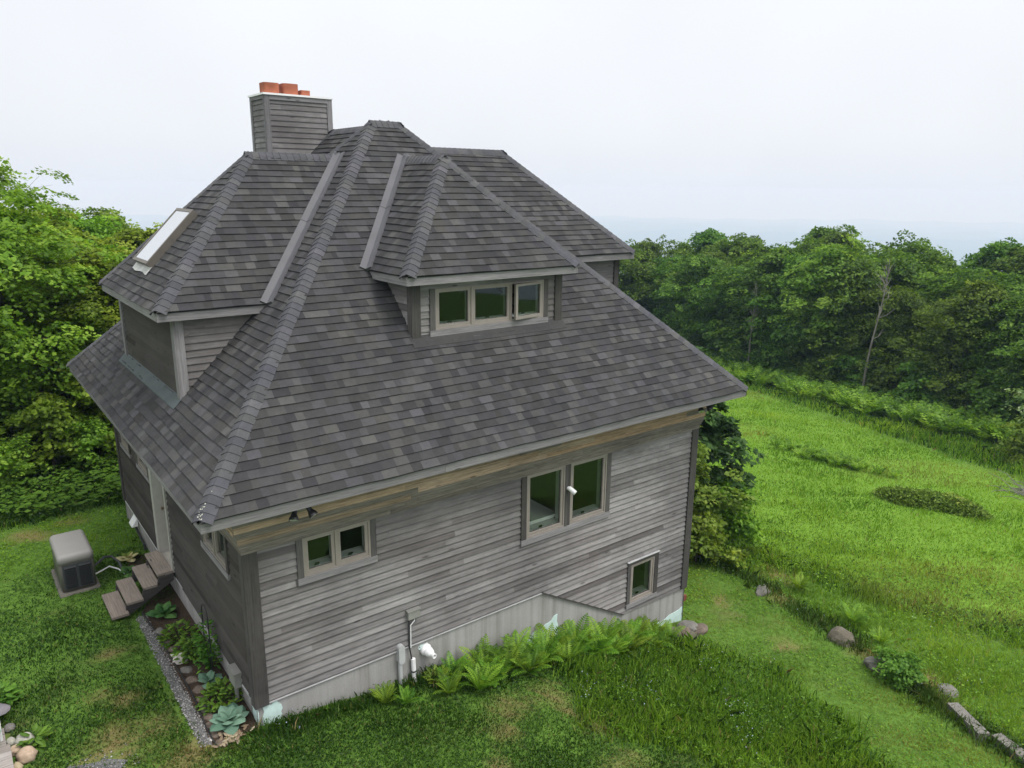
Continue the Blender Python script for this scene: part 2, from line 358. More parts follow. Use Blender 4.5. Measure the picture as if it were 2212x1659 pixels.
# ------------------------------------------------------------------ ground
XI = [-60, -3, .6, 1.66, 2.7, 5, 6, 7.6, 9.4, 12, 16, 50, 90.]; ZI = [-4.5, -3.4, -3.4, -3.52, -3.68, -3.92, -4.2, -4.7, -5.1, -5.55, -6.05, -9.83, -14.]
RI = [0, 85, 400, 1500, 3000, 4500, 6000, 8000, 12000.]; RZ = [-5, -14, -70, -260, -520, -540, -385, -400, -430.]
def terrain(x, y):
    x = np.asarray(x, float); y = np.asarray(y, float)
    z = np.interp(x, XI, ZI); g = np.clip((x-8)/6, 0, 1)
    z = z-0.042*(y-3.3)*g*np.clip((y+20)/20, 0, 1)-0.05*np.maximum(0, y-9)*(1-g)
    r = np.hypot(x-5, y-5); t = np.clip((r-70)/150, 0, 1); t = t*t*(3-2*t)
    f = np.interp(r, RI, RZ)+(np.sin(x*.0011+1)*14+np.sin(x*.0031+y*.0024)*15+np.sin(y*.0061-x*.0037)*13+np.sin(x*.0113+y*.0091)*6)*np.clip((r-3000)/2500, 0, 1)
    return z*(1-t)+f*t
def gz(x, y): return float(terrain(x, y))

# zones of the yard, as lines across y
BANK_Y = [-7, -4.6, -3, -1.5, .7, 2.5, 8]; BANK_X = [10.1, 10.75, 11.3, 11.8, 12.4, 12.65, 13]
MND_Y = [-7, -4.05, -2.9, -1.2, 0.05, .5]; MND_X = [6.9, 8.4, 9.2, 9.45, 8.3, 7.9]
FLD_Y = [-8, -3.7, -1.1, 1.7, 8]; FLD_X = [17, 15.3, 14.3, 13.85, 13.7]
MOW_Y = [-10, 3.6, 9.6, 20, 40]; MOW_X = [27, 33.2, 35.8, 40.6, 47]
FRN_Y = [-15, 4.8, 11.8, 24.8, 45]; FRN_X = [32, 39, 40.0, 43.9, 50]
DRY = [(4.72, -.65, .22), (4.62, -.9, .16), (3.89, -.66, .26), (4.3, -.55, .14), (4.6, -1.25, .16), (4.75, -1.73, .2), (3.49, -1.13, .2), (4.5, -2.45, .26), (3.0, -1.6, .2), (13.7, 1.2, .5),
       (-.6, 3.6, .16), (-.7, 2.3, .2), (-1.0, 2.6, .16), (-.9, 1.75, .22), (-.5, 1.5, .25), (-1.0, 1.3, .4), (-.2, .6, .4), (1.5, -1.3, .3), (-1.2, 9.0, .4), (-.4, 9.3, .3), (11.75, -2.1, .3), (12.0, -3.2, .35), (12.5, .3, .3), (11.55, -3.9, .2), (11.0, .9, .3), (10.6, -1.0, .3)]
def dryness(x, y):
    d = np.zeros_like(x)
    for cx, cy, r in DRY:
        dd = np.hypot(x-cx, y-cy)/r + .45*np.sin(x*17+cy*9)*np.cos(y*14+cx*5)+.3*np.sin(x*41+y*37)
        d = np.maximum(d, np.clip(1.2-dd, 0, 1)*.75)
    return d

def m_ground():
    t = NT('turf_soil'); p = t.pos()
    n1 = t.noise(p, .8, 6, .65); n2 = t.noise(p, 9, 5, .65); n3 = t.noise(p, .06, 4, .6)
    c = t.ramp(n2, [(.25, (.035, .07, .012, 1)), (.5, (.075, .15, .022, 1)), (.75, (.12, .215, .035, 1))])
    c = t.mix(t.rng(n1, .55, .8, 0, .5), c, (.16, .125, .065, 1))
    far = t.ramp(n3, [(.3, (.03, .065, .02, 1)), (.6, (.055, .1, .028, 1)), (.75, (.14, .19, .06, 1))])
    ln = t.n('ShaderNodeVectorMath', operation='LENGTH'); t.l(p, ln.inputs[0])
    c = t.mix(t.rng(ln.outputs['Value'], 90, 200, 0, 1), c, far)
    c = t.mix(t.attr('dry'), c, (.2, .145, .07, 1))
    c = t.mix(t.math('MULTIPLY', t.attr('lush'), .8), c, t.ramp(n2, [(.25, (.075, .16, .014, 1)), (.75, (.17, .3, .03, 1))]))
    t.bump(n2, .6, .05)
    return t.fin(c, .95, .1)
M['ground'] = m_ground()
def build_ground():
    na = 256; rr = np.concatenate([np.arange(.0, 26, .28), np.geomspace(26, 12000, 80)]); cx, cy = 3.5, 2.0
    rr[0] = .05
    a = np.linspace(0, 2*math.pi, na, endpoint=False)
    X = cx+rr[:, None]*np.cos(a)[None]; Y = cy+rr[:, None]*np.sin(a)[None]; Z = terrain(X, Y)
    near = np.hypot(X-3, Y) < 24
    Z = Z + np.where(near, .02*np.sin(X*3.1+Y*1.7)*np.sin(Y*2.3-X*.9), 0)
    V = np.stack([X, Y, Z], -1).reshape(-1, 3)
    F = [(i*na+j, i*na+(j+1) % na, (i+1)*na+(j+1) % na, (i+1)*na+j) for i in range(len(rr)-1) for j in range(na)]
    F.append(tuple(range(na))[::-1])
    me = bpy.data.meshes.new('ground'); me.from_pydata(V.tolist(), [], F)
    at = me.attributes.new('dry', 'FLOAT', 'POINT'); at.data.foreach_set('value', dryness(V[:, 0], V[:, 1]).astype(np.float32))
    lush = np.clip((V[:, 0]-np.interp(V[:, 1], FLD_Y, FLD_X)-.8)/1.0, 0, 1)*np.clip((np.interp(V[:, 1], MOW_Y, MOW_X)-V[:, 0])/1.0, 0, 1)*(np.abs(V[:, 1]-10) < 40)
    at = me.attributes.new('lush', 'FLOAT', 'POINT'); at.data.foreach_set('value', lush.astype(np.float32))
    me.polygons.foreach_set('use_smooth', [True]*len(me.polygons)); me.materials.append(M['ground'])
    o = bpy.data.objects.new('ground', me); COL.objects.link(o)
    tag(o, 'grassy hilltop ground falling away to a wooded valley and far hills', 'ground', kind='structure')
build_ground()

# ------------------------------------------------------------------ house
EW, ED, S = 10.0, 9.44, 1.0077           # eave rectangle and roof slope
WX0, WY0, WX1, WY1 = .6166, .6155, EW-.6166, ED-.6155
house = thing('wooden_house', 'weathered grey clapboard house with dark hipped shingle roof and four dormers', 'house')

def clip_rect(poly, u0, u1, v0, v1):
    def cut(P, ax, val, keep_gt):
        out = []
        for i in range(len(P)):
            a, b = P[i], P[(i+1) % len(P)]
            ia = (a[ax] >= val-1e-9) if keep_gt else (a[ax] <= val+1e-9); ib = (b[ax] >= val-1e-9) if keep_gt else (b[ax] <= val+1e-9)
            if ia: out.append(a)
            if ia != ib:
                t = (val-a[ax])/(b[ax]-a[ax]); out.append((a[0]+(b[0]-a[0])*t, a[1]+(b[1]-a[1])*t))
        return out
    for ax, val, k in ((0, u0, True), (0, u1, False), (1, v0, True), (1, v1, False)):
        poly = cut(poly, ax, val, k)
        if len(poly) < 3: return []
    return poly
def minus(rect, holes):
    rs = [rect]
    for h in holes:
        nx = []
        for (a0, a1, b0, b1) in rs:
            if h[0] >= a1 or h[1] <= a0 or h[2] >= b1 or h[3] <= b0: nx.append((a0, a1, b0, b1)); continue
            if h[0] > a0: nx.append((a0, h[0], b0, b1))
            if h[1] < a1: nx.append((h[1], a1, b0, b1))
            m0, m1 = max(a0, h[0]), min(a1, h[1])
            if h[2] > b0: nx.append((m0, m1, b0, h[2]))
            if h[3] < b1: nx.append((m0, m1, h[3], b1))
        rs = nx
    return rs

def lap(mb, poly, P, step, wlo, whi, th, holes=(), skip=None, base=.004, tonef=None, v_start=None, jit=0):
    """overlapping courses (clapboards, shingles) over a flat polygon; P(u, v, offset) -> 3D"""
    us = [p[0] for p in poly]; vs = [p[1] for p in poly]
    v = min(vs) if v_start is None else v_start
    while v < max(vs)-1e-4:
        u = min(us)-rng.random()*whi
        while u < max(us):
            w = rng.uniform(wlo, whi); tone = tonef() if tonef else rng.random(); ext = rng.random()*jit
            ou, ov = rng.random()*40, rng.random()*40
            for (a0, a1, b0, b1) in minus((u, u+w, v, v+step), holes):
                q = clip_rect(poly, a0, a1, b0, b1)
                if len(q) < 3: continue
                if skip:
                    c = (sum(x[0] for x in q)/len(q), sum(x[1] for x in q)/len(q))
                    if skip(*c): continue
                off = lambda vv: base+(th+ext)*(1-(vv-v)/step)
                mb.face([P(x, y, off(y)) for x, y in q], [(x+ou, y+ov) for x, y in q], tone)
                for i in range(len(q)):
                    A, B = q[i], q[(i+1) % len(q)]
                    if abs(A[1]-b0) < 1e-6 and abs(B[1]-b0) < 1e-6 and abs(b0-v) < 1e-6 and abs(A[0]-B[0]) > 1e-4:
                        mb.face([P(A[0], A[1], 0), P(B[0], B[1], 0), P(B[0], B[1], off(v)), P(A[0], A[1], off(v))], [(A[0]+ou, ov), (B[0]+ou, ov), (B[0]+ou, ov+.02), (A[0]+ou, ov+.02)], tone)
            u += w
        v += step
def sheet(mb, poly, P, off, holes=(), skip=None, cell=None):
    us = [p[0] for p in poly]; vs = [p[1] for p in poly]
    cells = [(min(us), max(us), min(vs), max(vs))]
    if cell:
        nu = max(1, int((max(us)-min(us))/cell)); nv = max(1, int((max(vs)-min(vs))/cell)); du = (max(us)-min(us))/nu; dv = (max(vs)-min(vs))/nv
        cells = [(min(us)+i*du, min(us)+(i+1)*du, min(vs)+j*dv, min(vs)+(j+1)*dv) for i in range(nu) for j in range(nv)]
    for c in cells:
        for r in minus(c, holes):
            q = clip_rect(poly, *r)
            if len(q) < 3: continue
            if skip and skip(sum(x[0] for x in q)/len(q), sum(x[1] for x in q)/len(q)): continue
            mb.face([P(x, y, off) for x, y in q], q, .5)
def inside(pt, poly):
    r = False; x, y = pt
    for i in range(len(poly)):
        (x1, y1), (x2, y2) = poly[i], poly[i-1]
        if (y1 > y) != (y2 > y) and x < (x2-x1)*(y-y1)/(y2-y1)+x1: r = not r
    return r

ROOFS = []
def shingle_tone():
    t = rng.random()
    if t < .45: return rng.uniform(.3, .6)
    if t < .75: return rng.uniform(0, .32)
    return rng.uniform(.6, .98)
def roof_face(name, pts, parent, plan_skip=None, over=.03):
    """pts: first two are the eave, left to right seen from outside"""
    p = [Vector(q) for q in pts]; u = (p[1]-p[0]).normalized(); nrm = u.cross(p[2]-p[0]).normalized()
    if nrm.z < 0: nrm = -nrm
    v = nrm.cross(u)
    if v.z < 0: v = -v
    o = p[0]; poly = [((q-o).dot(u), (q-o).dot(v)) for q in p]
    poly[0] = (poly[0][0], -over); poly[1] = (poly[1][0], -over)
    P = lambda a, b, d: o+u*a+v*(b+.006*math.sin(a*1.9+b*4.1)+.003*math.sin(a*7.3+b*9.7))+nrm*d
    sk = (lambda a, b: inside(((P(a, b, 0)).x, (P(a, b, 0)).y), plan_skip)) if plan_skip else None
    mb = MB(); lap(mb, poly, P, .130, .085, .235, .0125, skip=sk, base=.005, tonef=shingle_tone, v_start=-over, jit=.007)
    dk = MB(); sheet(dk, poly, P, -.012, skip=sk, cell=.12 if plan_skip else None)
    r = mb.build(name, M['shingle'], parent)
    dk.build('roof_deck', M['dark'], r)
    return r, nrm
def caps(name, p0, p1, n1, n2, parent, w=.135, step=.117, lift=.026):
    p0, p1 = Vector(p0), Vector(p1); e = (p1-p0).normalized(); Ln = (p1-p0).length
    def side(na, nb):
        s = na.cross(e).normalized(); return s if s.dot(nb) < 0 else -s
    s1, s2, nm = side(n1, n2), side(n2, n1), (n1+n2).normalized()
    mb = MB(); t = 0
    while t < Ln-.02:
        t1 = min(t+step*1.3, Ln+.03); tone = min(1, max(0, rng.gauss(.5, .16))); jw = w+rng.uniform(-.003, .003); rows = []
        sag = rng.uniform(-.003, .003)
        for tt, hgt in ((t, .017), (t1, .007)):
            c = p0+e*(tt+sag*(tt == t))
            rows.append([c+s1*jw+n1*(hgt+.004), c+s1*jw*.45+n1*(hgt+.010)+nm*.004, c+nm*(hgt+lift*.55), c+s2*jw*.45+n2*(hgt+.010)+nm*.004, c+s2*jw+n2*(hgt+.004)])
        for k in range(4):
            mb.face([rows[0][k], rows[0][k+1], rows[1][k+1], rows[1][k]], None, tone)
            dn = lambda q: q-nm*.014
            mb.face([dn(rows[0][k]), dn(rows[0][k+1]), rows[0][k+1], rows[0][k]], None, max(0, tone-.5))
        for k in (0, 4):
            nn = n1 if k == 0 else n2
            mb.face([rows[0][k], rows[1][k], rows[1][k]-nn*.02, rows[0][k]-nn*.03], None, max(0, tone-.4))
        t += step
    return mb.build(name, M['cap'], parent)
def valley(p0, p1, n1, n2, parent, w=.125):
    p0, p1 = Vector(p0), Vector(p1); e = (p1-p0).normalized()
    mb = MB()
    for na, nb in ((n1, n2), (n2, n1)):
        s = na.cross(e).normalized(); s = s if s.dot(nb) > 0 else -s
        N = 2
        for k in range(N):
            a, b = p0.lerp(p1, k/N), p0.lerp(p1, (k+1)/N+.004); h0, h1 = .044, .038
            mb.face([a+na*h0, a+s*w+na*h0, b+s*w+na*h1, b+na*h1], None, .5)
            mb.face([a+s*w+na*h0, b+s*w+na*h1, b+s*w, a+s*w], None, .5)
            mb.face([a+na*h0, a+s*w+na*h0, a+s*w-na*.004, a-na*.004], None, .5)
    return mb.build('valley_flashing', M['flash'], parent)

apL, apR = (ED/2, ED/2, S*ED/2), (EW-ED/2, ED/2, S*ED/2)
cA, cB, cC, cD = (0, 0, 0), (EW, 0, 0), (0, ED, 0), (EW, ED, 0)
# dormers: local frame a = along the eave (rightwards seen from outside), b = inwards
DORM = {
 'front': dict(T=lambda a, b, z: (5.015+a, b, z), hw=1.635, b0=1.18, ez=2.413, k=1.588, zr=4.122, wc=.025, ww=1.44, bw=1.43),
 'left':  dict(T=lambda a, b, z: (b, 4.743-a, z), hw=1.977, b0=.3745, ez=1.957, k=2.086, zr=4.144, wc=-.06, ww=1.85, bw=.63),
 'right': dict(T=lambda a, b, z: (EW-b, 4.72+a, z), hw=1.956, b0=.344, ez=2.377, k=2.0, zr=4.344, wc=0, ww=1.66, bw=.52),
 'back':  dict(T=lambda a, b, z: (5.0-a, ED-b, z), hw=2.3, b0=.36, ez=2.45, k=2.2, zr=4.72, wc=0, ww=2.0, bw=.62)}
def footprint(d, m=.10):
    T = d['T']; hw, ww, bw, ez, zr = d['hw'], d['ww'], d['bw'], d['ez'], d['zr']; c = d['wc']
    P = [(c-ww+m, bw+m), (c+ww-m, bw+m), (c+ww-m, (ez-.15)/S), (hw-m*1.6, ez/S+m), (0, zr/S-m*1.6), (-hw+m*1.6, ez/S+m), (c-ww+m, (ez-.15)/S)]
    return [T(a, b, 0)[:2] for a, b in P]
main = {}
for nm, pts in (('front', [cA, cB, apR, apL]), ('left', [cC, cA, apL]), ('right', [cB, cD, apR]), ('back', [cD, cC, apL, apR])):
    main[nm] = roof_face('main_roof', pts, house, footprint(DORM[nm]))
N = {k: v[1] for k, v in main.items()}
mr = {k: v[0] for k, v in main.items()}
caps('hip_cap', cA, apL, N['left'], N['front'], mr['front'])
caps('hip_cap', cB, apR, N['front'], N['right'], mr['front'])
caps('hip_cap', cC, apL, N['left'], N['back'], mr['left'])
caps('hip_cap', cD, apR, N['right'], N['back'], mr['right'])
caps('ridge_cap', (apL[0]-.04, apL[1], apL[2]+.005), (apR[0]+.04, apR[1], apR[2]+.005), N['front'], N['back'], mr['front'], w=.15)
# pale lichen on the lowest hip cap and along the cornice ends
lich = MB()
for i in range(16):
    e = (Vector(apL)-Vector(cA)).normalized(); t = abs(rng.gauss(.1, .09)); nrm = (N['left']+N['front']).normalized(); sd = e.cross(nrm)
    c = Vector(cA)+e*t+sd*rng.gauss(0, .022)+nrm*.041
    r = rng.uniform(.003, .009); x = e*r; y = sd*r
    lich.face([c-x*rng.random()-y, c+x-y*rng.random(), c+x*rng.random()+y, c-x+y*rng.random()], None, .8)
lich.build('lichen', m_plain('pale_lichen', (.5, .5, .4, 1), .9, .1, 0, .25, 30), mr['front'])['kind'] = 'stuff'

# main fascia and soffit
def PF(a, z, d): return (a, WY0-d, z)                 # front wall
def PL(a, z, d): return (WX0-d, -a, z)                # left wall, a = -y
def PR(a, z, d): return (WX1+d, a, z)                 # right wall
def PB(a, z, d): return (-a, WY1+d, z)                # back wall, a = -x
for P, a0, a1, ov in ((PF, -.0, EW, WY0), (PL, -ED, 0, WX0), (PR, 0, ED, WX0), (PB, -EW, 0, WY0)):
    fa = MB(); cuts = [a0, a0+(a1-a0)*rng.uniform(.3, .42), a0+(a1-a0)*rng.uniform(.62, .75), a1]
    for c0, c1 in zip(cuts, cuts[1:]):
        fa.box(P, c0+(.0 if c0 != a0 else .0), c1-.003, ov-.028, ov-(.0 if P in (PF, PB) else .004), -.155, -.012, 'a', rng.uniform(.25, .95))
    fa.build('fascia', M['trim'], house)
so = MB(); so.face([(.02, .02, -.14), (EW-.02, .02, -.14), (EW-.02, ED-.02, -.14), (.02, ED-.02, -.14)], [(0, 0), (10, 0), (10, 10), (0, 10)], .4)
so.build('soffit', M['corner'], house)

# walls: outline and openings
ZT = -.15
HOLES_F = [(1.40, 2.345, -1.40, -.87), (5.18, 5.97, -1.95, -.87), (6.12, 6.95, -1.95, -.87), (7.74, 8.35, -4.05, -3.27)]
HOLES_L = [(-2.42, -1.38, -1.40, -.87), (-8.2, -7.5, -1.5, -.87), (-6.7, -5.95, -1.5, -.87), (-5.52, -4.74, -2.86, -.87)]
FP = [(WX0, -3.09), (5.55, -3.09), (7.57, -4.25), (WX1, -4.29), (WX1, -.78), (WX0, -.78)]
LP = [(-WY1, -2.96), (-WY0, -3.06), (-WY0, -.78), (-WY1, -.78)]
def stone_tone(): return min(.99, max(0, rng.gauss(.58, .13))) if rng.random() < .9 else rng.uniform(.02, .3)
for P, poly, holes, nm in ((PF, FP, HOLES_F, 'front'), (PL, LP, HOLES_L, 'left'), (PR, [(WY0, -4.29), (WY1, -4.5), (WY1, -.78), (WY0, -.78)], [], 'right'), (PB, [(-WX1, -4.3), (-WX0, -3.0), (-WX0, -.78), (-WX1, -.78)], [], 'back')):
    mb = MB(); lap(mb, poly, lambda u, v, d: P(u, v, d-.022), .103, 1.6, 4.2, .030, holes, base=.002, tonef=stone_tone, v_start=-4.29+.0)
    w = mb.build('siding', M['siding_shade_dark' if nm == 'left' else 'siding'], house)
    sh = MB(); sheet(sh, [(p[0], p[1]) for p in poly[:-2]]+[(poly[-2][0], -.1), (poly[-1][0], -.1)], P, -.03, holes); sh.build('inner_wall', M['room'], w)
fl = MB(); fl.face([(WX0, WY0+.1, -4.4), (WX1, WY0+.1, -4.4), (WX1, WY1, -4.4), (WX0, WY1, -4.4)], None, .5)
fl.face([(WX0+.02, WY0+2.4, -3), (7.4, WY0+2.4, -3), (7.4, WY1, -3), (WX0+.02, WY1, -3)], None, .5)
fl.face([(WX0+.02, WY0+.04, -2.98), (7.2, WY0+.04, -2.98), (7.2, WY1-.04, -2.98), (WX0+.02, WY1-.04, -2.98)], None, .5)
fl.build('floor', M['room'], house)
k_ = MB(); k_.box(lambda a, z, o: (a, o, z), 4.9, 6.02, WY0+.2, WY0+.95, -1.86, -1.8, 'a'); k_.build('inside_counter', M['jamb'], house)

# cornice of stacked boards under the soffit, wrapping the front and left walls
def frieze(P, a0, a1):
    mb = MB(); z = -.84
    for i, (h, d) in enumerate(((.075, .035), (.05, .055), (.04, .07), (.085, .085), (.09, .1), (.095, .125), (.1, .15), (.12, .17))):
        a = a0-(d if P is PF else d)
        while a < a1+d-.01:
            b = min(a+rng.uniform(.5, 2.6), a1+d)
            if i <= 2: t = rng.uniform(.1, .5)
            else: t = rng.uniform(.56, .98) if rng.random() < (.25, .52, .6, .75, .8)[i-3] else rng.uniform(.2, .5)
            mb.box(P, a, b-.003, -.02, d+rng.uniform(-.003, .003), z, z+h-.002, 'a', t)
            a = b
        z += h
    mb.build('cornice', M['frieze'], house)
frieze(PF, WX0, WX1); frieze(PL, -WY1, -WY0-.001)

# corner boards, one on each face of a corner
def board(P, *a, name='corner_board', m='corner', parent=None):
    k = MB(); k.box(P, *a); return k.build(name, M[m], parent or house)
board(PF, WX0-.028, WX0+.165, -.02, .028, -3.1, -.84, 'z', .35); board(PF, WX1-.145, WX1+.028, -.02, .028, -4.27, -.84, 'z', .5)
board(PL, -WY0-.12, -WY0-.0, -.02, .0285, -3.1, -.84, 'z', .75); board(PL, -WY1-.02, -WY1+.14, -.02, .028, -2.96, -.84, 'z', .5)

# foundation with a stepped top, patches of bare insulation
fo = MB(); sheet(fo, [(WX0, -3.9), (3.6, -4.6), (WX1, -5.6), (WX1, -4.27), (7.57, -4.24), (5.55, -3.08), (WX0, -3.08)], PF, -.022)
foundation = fo.build('foundation', M['concrete'], house)
fo = MB(); sheet(fo, [(-WY1, -4.2), (-WY0, -3.9), (-WY0, -3.05), (-WY1, -2.95)], PL, -.022); fo.build('foundation', M['concrete'], house)
fo = MB(); sheet(fo, [(WY0, -5.9), (WY1, -5.9), (WY1, -4.45), (WY0, -4.27)], PR, -.022); sheet(fo, [(-WX1, -6), (-WX0, -4.2), (-WX0, -2.98), (-WX1, -4.28)], PB, -.022); fo.build('foundation', M['concrete'], house)
def patch(P, pts, parent):
    mb = MB(); j = []
    for i in range(len(pts)):
        a, b = pts[i], pts[(i+1) % len(pts)]; n = 6
        for k in range(n): j.append((a[0]+(b[0]-a[0])*k/n+rng.uniform(-.022, .022), a[1]+(b[1]-a[1])*k/n+rng.uniform(-.022, .022)))
    mb.face([P(x, z, -.012) for x, z in j], None, .5); mb.face([P(x, z, -.0219) for x, z in j], None, .5)
    for i in range(len(j)):
        (x1, z1), (x2, z2) = j[i], j[(i+1) % len(j)]
        mb.face([P(x1, z1, -.012), P(x2, z2, -.012), P(x2, z2, -.022), P(x1, z1, -.022)], None, .5)
    return mb.build('bare_insulation', M['mint'], parent)
patch(PF, [(.7, -3.14), (.9, -3.13), (.95, -3.2), (.93, -3.5), (.66, -3.5)], foundation)
patch(PF, [(5.15, -4.0), (5.35, -3.82), (5.62, -3.78), (5.9, -3.62), (5.95, -4.1), (5.3, -4.15)], foundation)
patch(PF, [(7.75, -4.9), (8.2, -4.88), (8.3, -4.78), (8.75, -4.84), (9.36, -4.72), (9.37, -5.3), (7.8, -5.2)], foundation)
patch(PF, [(3.12, -3.17), (3.24, -3.16), (3.25, -3.24), (3.13, -3.25)], foundation)
patch(PL, [(-WY0-.02, -3.12), (-WY0-.3, -3.0), (-WY0-.22, -3.3), (-WY0-.02, -3.6)][::-1], foundation)
for q in ((PF, WX0+.17, 5.55, -.02, .008, -3.1, -3.088, 'a'), (PL, -WY1, -5.68, -.02, .012, -2.985, -2.955, 'a'), (PL, -4.6, -4.2, -.02, .012, -2.98, -2.95, 'a'), (PL, -1.15, -.9, -.02, .012, -3.08, -3.04, 'a')): board(*q, name='drip_edge', m='drip')
# slanted board where the siding steps down
st = MB(); A0, B0 = Vector(PF(5.53, -3.085, 0)), Vector(PF(7.58, -4.262, 0)); up = Vector((.5, 0, .87))*.018; ou = Vector((0, -.018, 0)); inn = Vector((0, .02, 0))
for q in ((A0+ou, B0+ou, B0+ou+up, A0+ou+up), (A0+ou+up, B0+ou+up, B0+inn+up, A0+inn+up), (A0+ou, A0+inn, B0+inn, B0+ou)): st.face(q, [(0, 0), (2, 0), (2, .1), (0, .1)], .4)
st.build('step_trim', M['corner'], house)

# windows
def sash(P, a0, a1, z0, z1, parent, d=.0, rot=None):
    f = MB(); w = .048
    Q = P if rot is None else (lambda a, z, dd: P(a1-(a1-a)*math.cos(rot), z, dd+(a1-a)*math.sin(rot)))
    for (b0, b1, y0, y1, g) in ((a0, a0+w, z0, z1, 'z'), (a1-w, a1, z0, z1, 'z'), (a0+w, a1-w, z0, z0+w, 'a'), (a0+w, a1-w, z1-w*.8, z1, 'a')):
        f.box(Q, b0, b1, d-.05, d, y0, y1, g)
    s_ = f.build('sash', M['vinyl'], parent)
    g = MB(); g.face([Q(a0+w, z0+w, d-.03), Q(a1-w, z0+w, d-.03), Q(a1-w, z1-w*.8, d-.03), Q(a0+w, z1-w*.8, d-.03)], None, .5)
    g.build('pane', M['glass'], parent)
def window(P, splits, z0, z1, cas, sill, parent=house, inner=.13, open_last=None, name='window', mull=None):
    """splits: edges of the sashes; cas: (left, right) casing outer edges; sill: its bottom"""
    a0, a1 = splits[0], splits[-1]
    f = MB()
    for (b0, b1, y0, y1, g) in ((a0, a0+.03, z0, z1, 'z'), (a1-.03, a1, z0, z1, 'z'), (a0+.03, a1-.03, z0, z0+.028, 'a'), (a0+.03, a1-.03, z1-.025, z1, 'a')): f.box(P, b0, b1, -.06, .018, y0, y1, g)
    for m in splits[1:-1]: f.box(P, m-.018, m+.018, -.06, .021, z0+.028, z1-.025, 'z')
    wroot = f.build(name, M['vinyl'], parent)
    board(P, cas[0], a0-.002, -.02, .026, sill+.001, z1+.002, 'z', name='casing', m='casing', parent=wroot); board(P, a1+.002, cas[1], -.02, .026, sill+.001, z1+.002, 'z', name='casing', m='casing', parent=wroot)
    s_ = MB(); s_.box(P, cas[0]-(.006 if cas[0] != 6.046 else 0), cas[1]+(.006 if cas[1] != 6.044 else 0), -.02, .034, sill, z0-.002, 'a', .75); s_.build('sill', M['trim'], wroot)
    for i in range(len(splits)-1):
        b0, b1 = splits[i], splits[i+1]
        sash(P, b0+(.03 if i == 0 else .018), b1-(.03 if i == len(splits)-2 else .018), z0+.028, z1-.025, wroot, d=.004 if not (open_last and i == len(splits)-2) else .012, rot=open_last if i == len(splits)-2 else None)
    j = MB(); e = -.062
    j.box(P, a0+.03, a1-.03, e-inner-.05, e, z0+.05, z0+.078, 'a'); j.box(P, a0+.03, a1-.03, e-inner, e, z1-.03, z1-.01, 'a')
    j.box(P, a0+.01, a0+.03, e-inner, e, z0+.01, z1-.01, 'z'); j.box(P, a1-.03, a1-.01, e-inner, e, z0+.01, z1-.01, 'z')
    for m in splits[1:-1]: j.box(P, m-.02, m+.02, e-inner, e, z0+.03, z1-.03, 'z')
    j.build('inner_jamb', M['jamb'], wroot)
    for i in range(len(splits)-1):
        k = MB(); m = splits[i]*.55+splits[i+1]*.45
        k.box(P, m-.03, m+.03, -.075, -.062, z0+.078, z0+.095, 'a'); k.box(P, m-.006, m+.05, -.1, -.075, z0+.085, z0+.1, 'a'); k.build('crank_handle', M['dark'], wroot)
    return wroot
window(PF, (1.38, 1.855, 2.365), -1.41, -.845, (1.295, 2.45), -1.505)
window(PF, (5.16, 5.985), -1.96, -.845, (5.055, 6.044), -2.06, name='window')
window(PF, (6.105, 6.96), -1.96, -.845, (6.046, 7.055), -2.06)
lw = window(PF, (7.72, 8.37), -4.06, -3.25, (7.635, 8.48), -4.15)
hd = MB(); hd.box(PF, 7.635, 8.48, -.02, .027, -3.247, -3.18, 'a', .6); hd.build('head_casing', M['corner'], lw)
hd = MB(); hd.box(PF, 7.62, 8.495, -.02, .045, -3.18, -3.168, 'a'); hd.build('drip_cap', M['drip'], lw)
window(PL, (-2.44, -1.9, -1.36), -1.41, -.845, (-2.53, -1.27), -1.5)
window(PL, (-8.22, -7.48), -1.52, -.845, (-8.32, -7.38), -1.6); window(PL, (-6.72, -5.93), -1.52, -.845, (-6.82, -5.8), -1.6)

# side door, recessed
dd = MB(); dd.box(PL, -5.5, -4.76, -.16, -.12, -2.85, -.85, 'z'); door = dd.build('door', M['door'], house)
board(PL, -5.66, -5.5, -.16, .05, -2.88, -.845, 'z', name='door_jamb', m='white', parent=door); board(PL, -4.76, -4.66, -.16, .03, -2.88, -.845, 'z', name='door_jamb', m='white', parent=door)
th = MB(); th.box(PL, -5.5, -4.7, -.16, .03, -2.9, -2.852, 'a'); th.build('threshold', M['door'], door)
hn = MB(); hn.lathe(PL(-5.43, -1.98, -.12), (-1, 0, 0), [(.0, 0), (.02, .002), (.012, .02), (.012, .04), (.028, .05), (.03, .065), (.0, .075)]); hn.build('handle', m_plain('tarnished_brass', (.16, .1, .06, 1), .4, .5, .7), door)
pn = MB(); pn.box(PL, -5.4, -4.86, -.12, -.114, -1.8, -1.0, 'z'); pn.build('door_glazing', M['skyglass'], door)

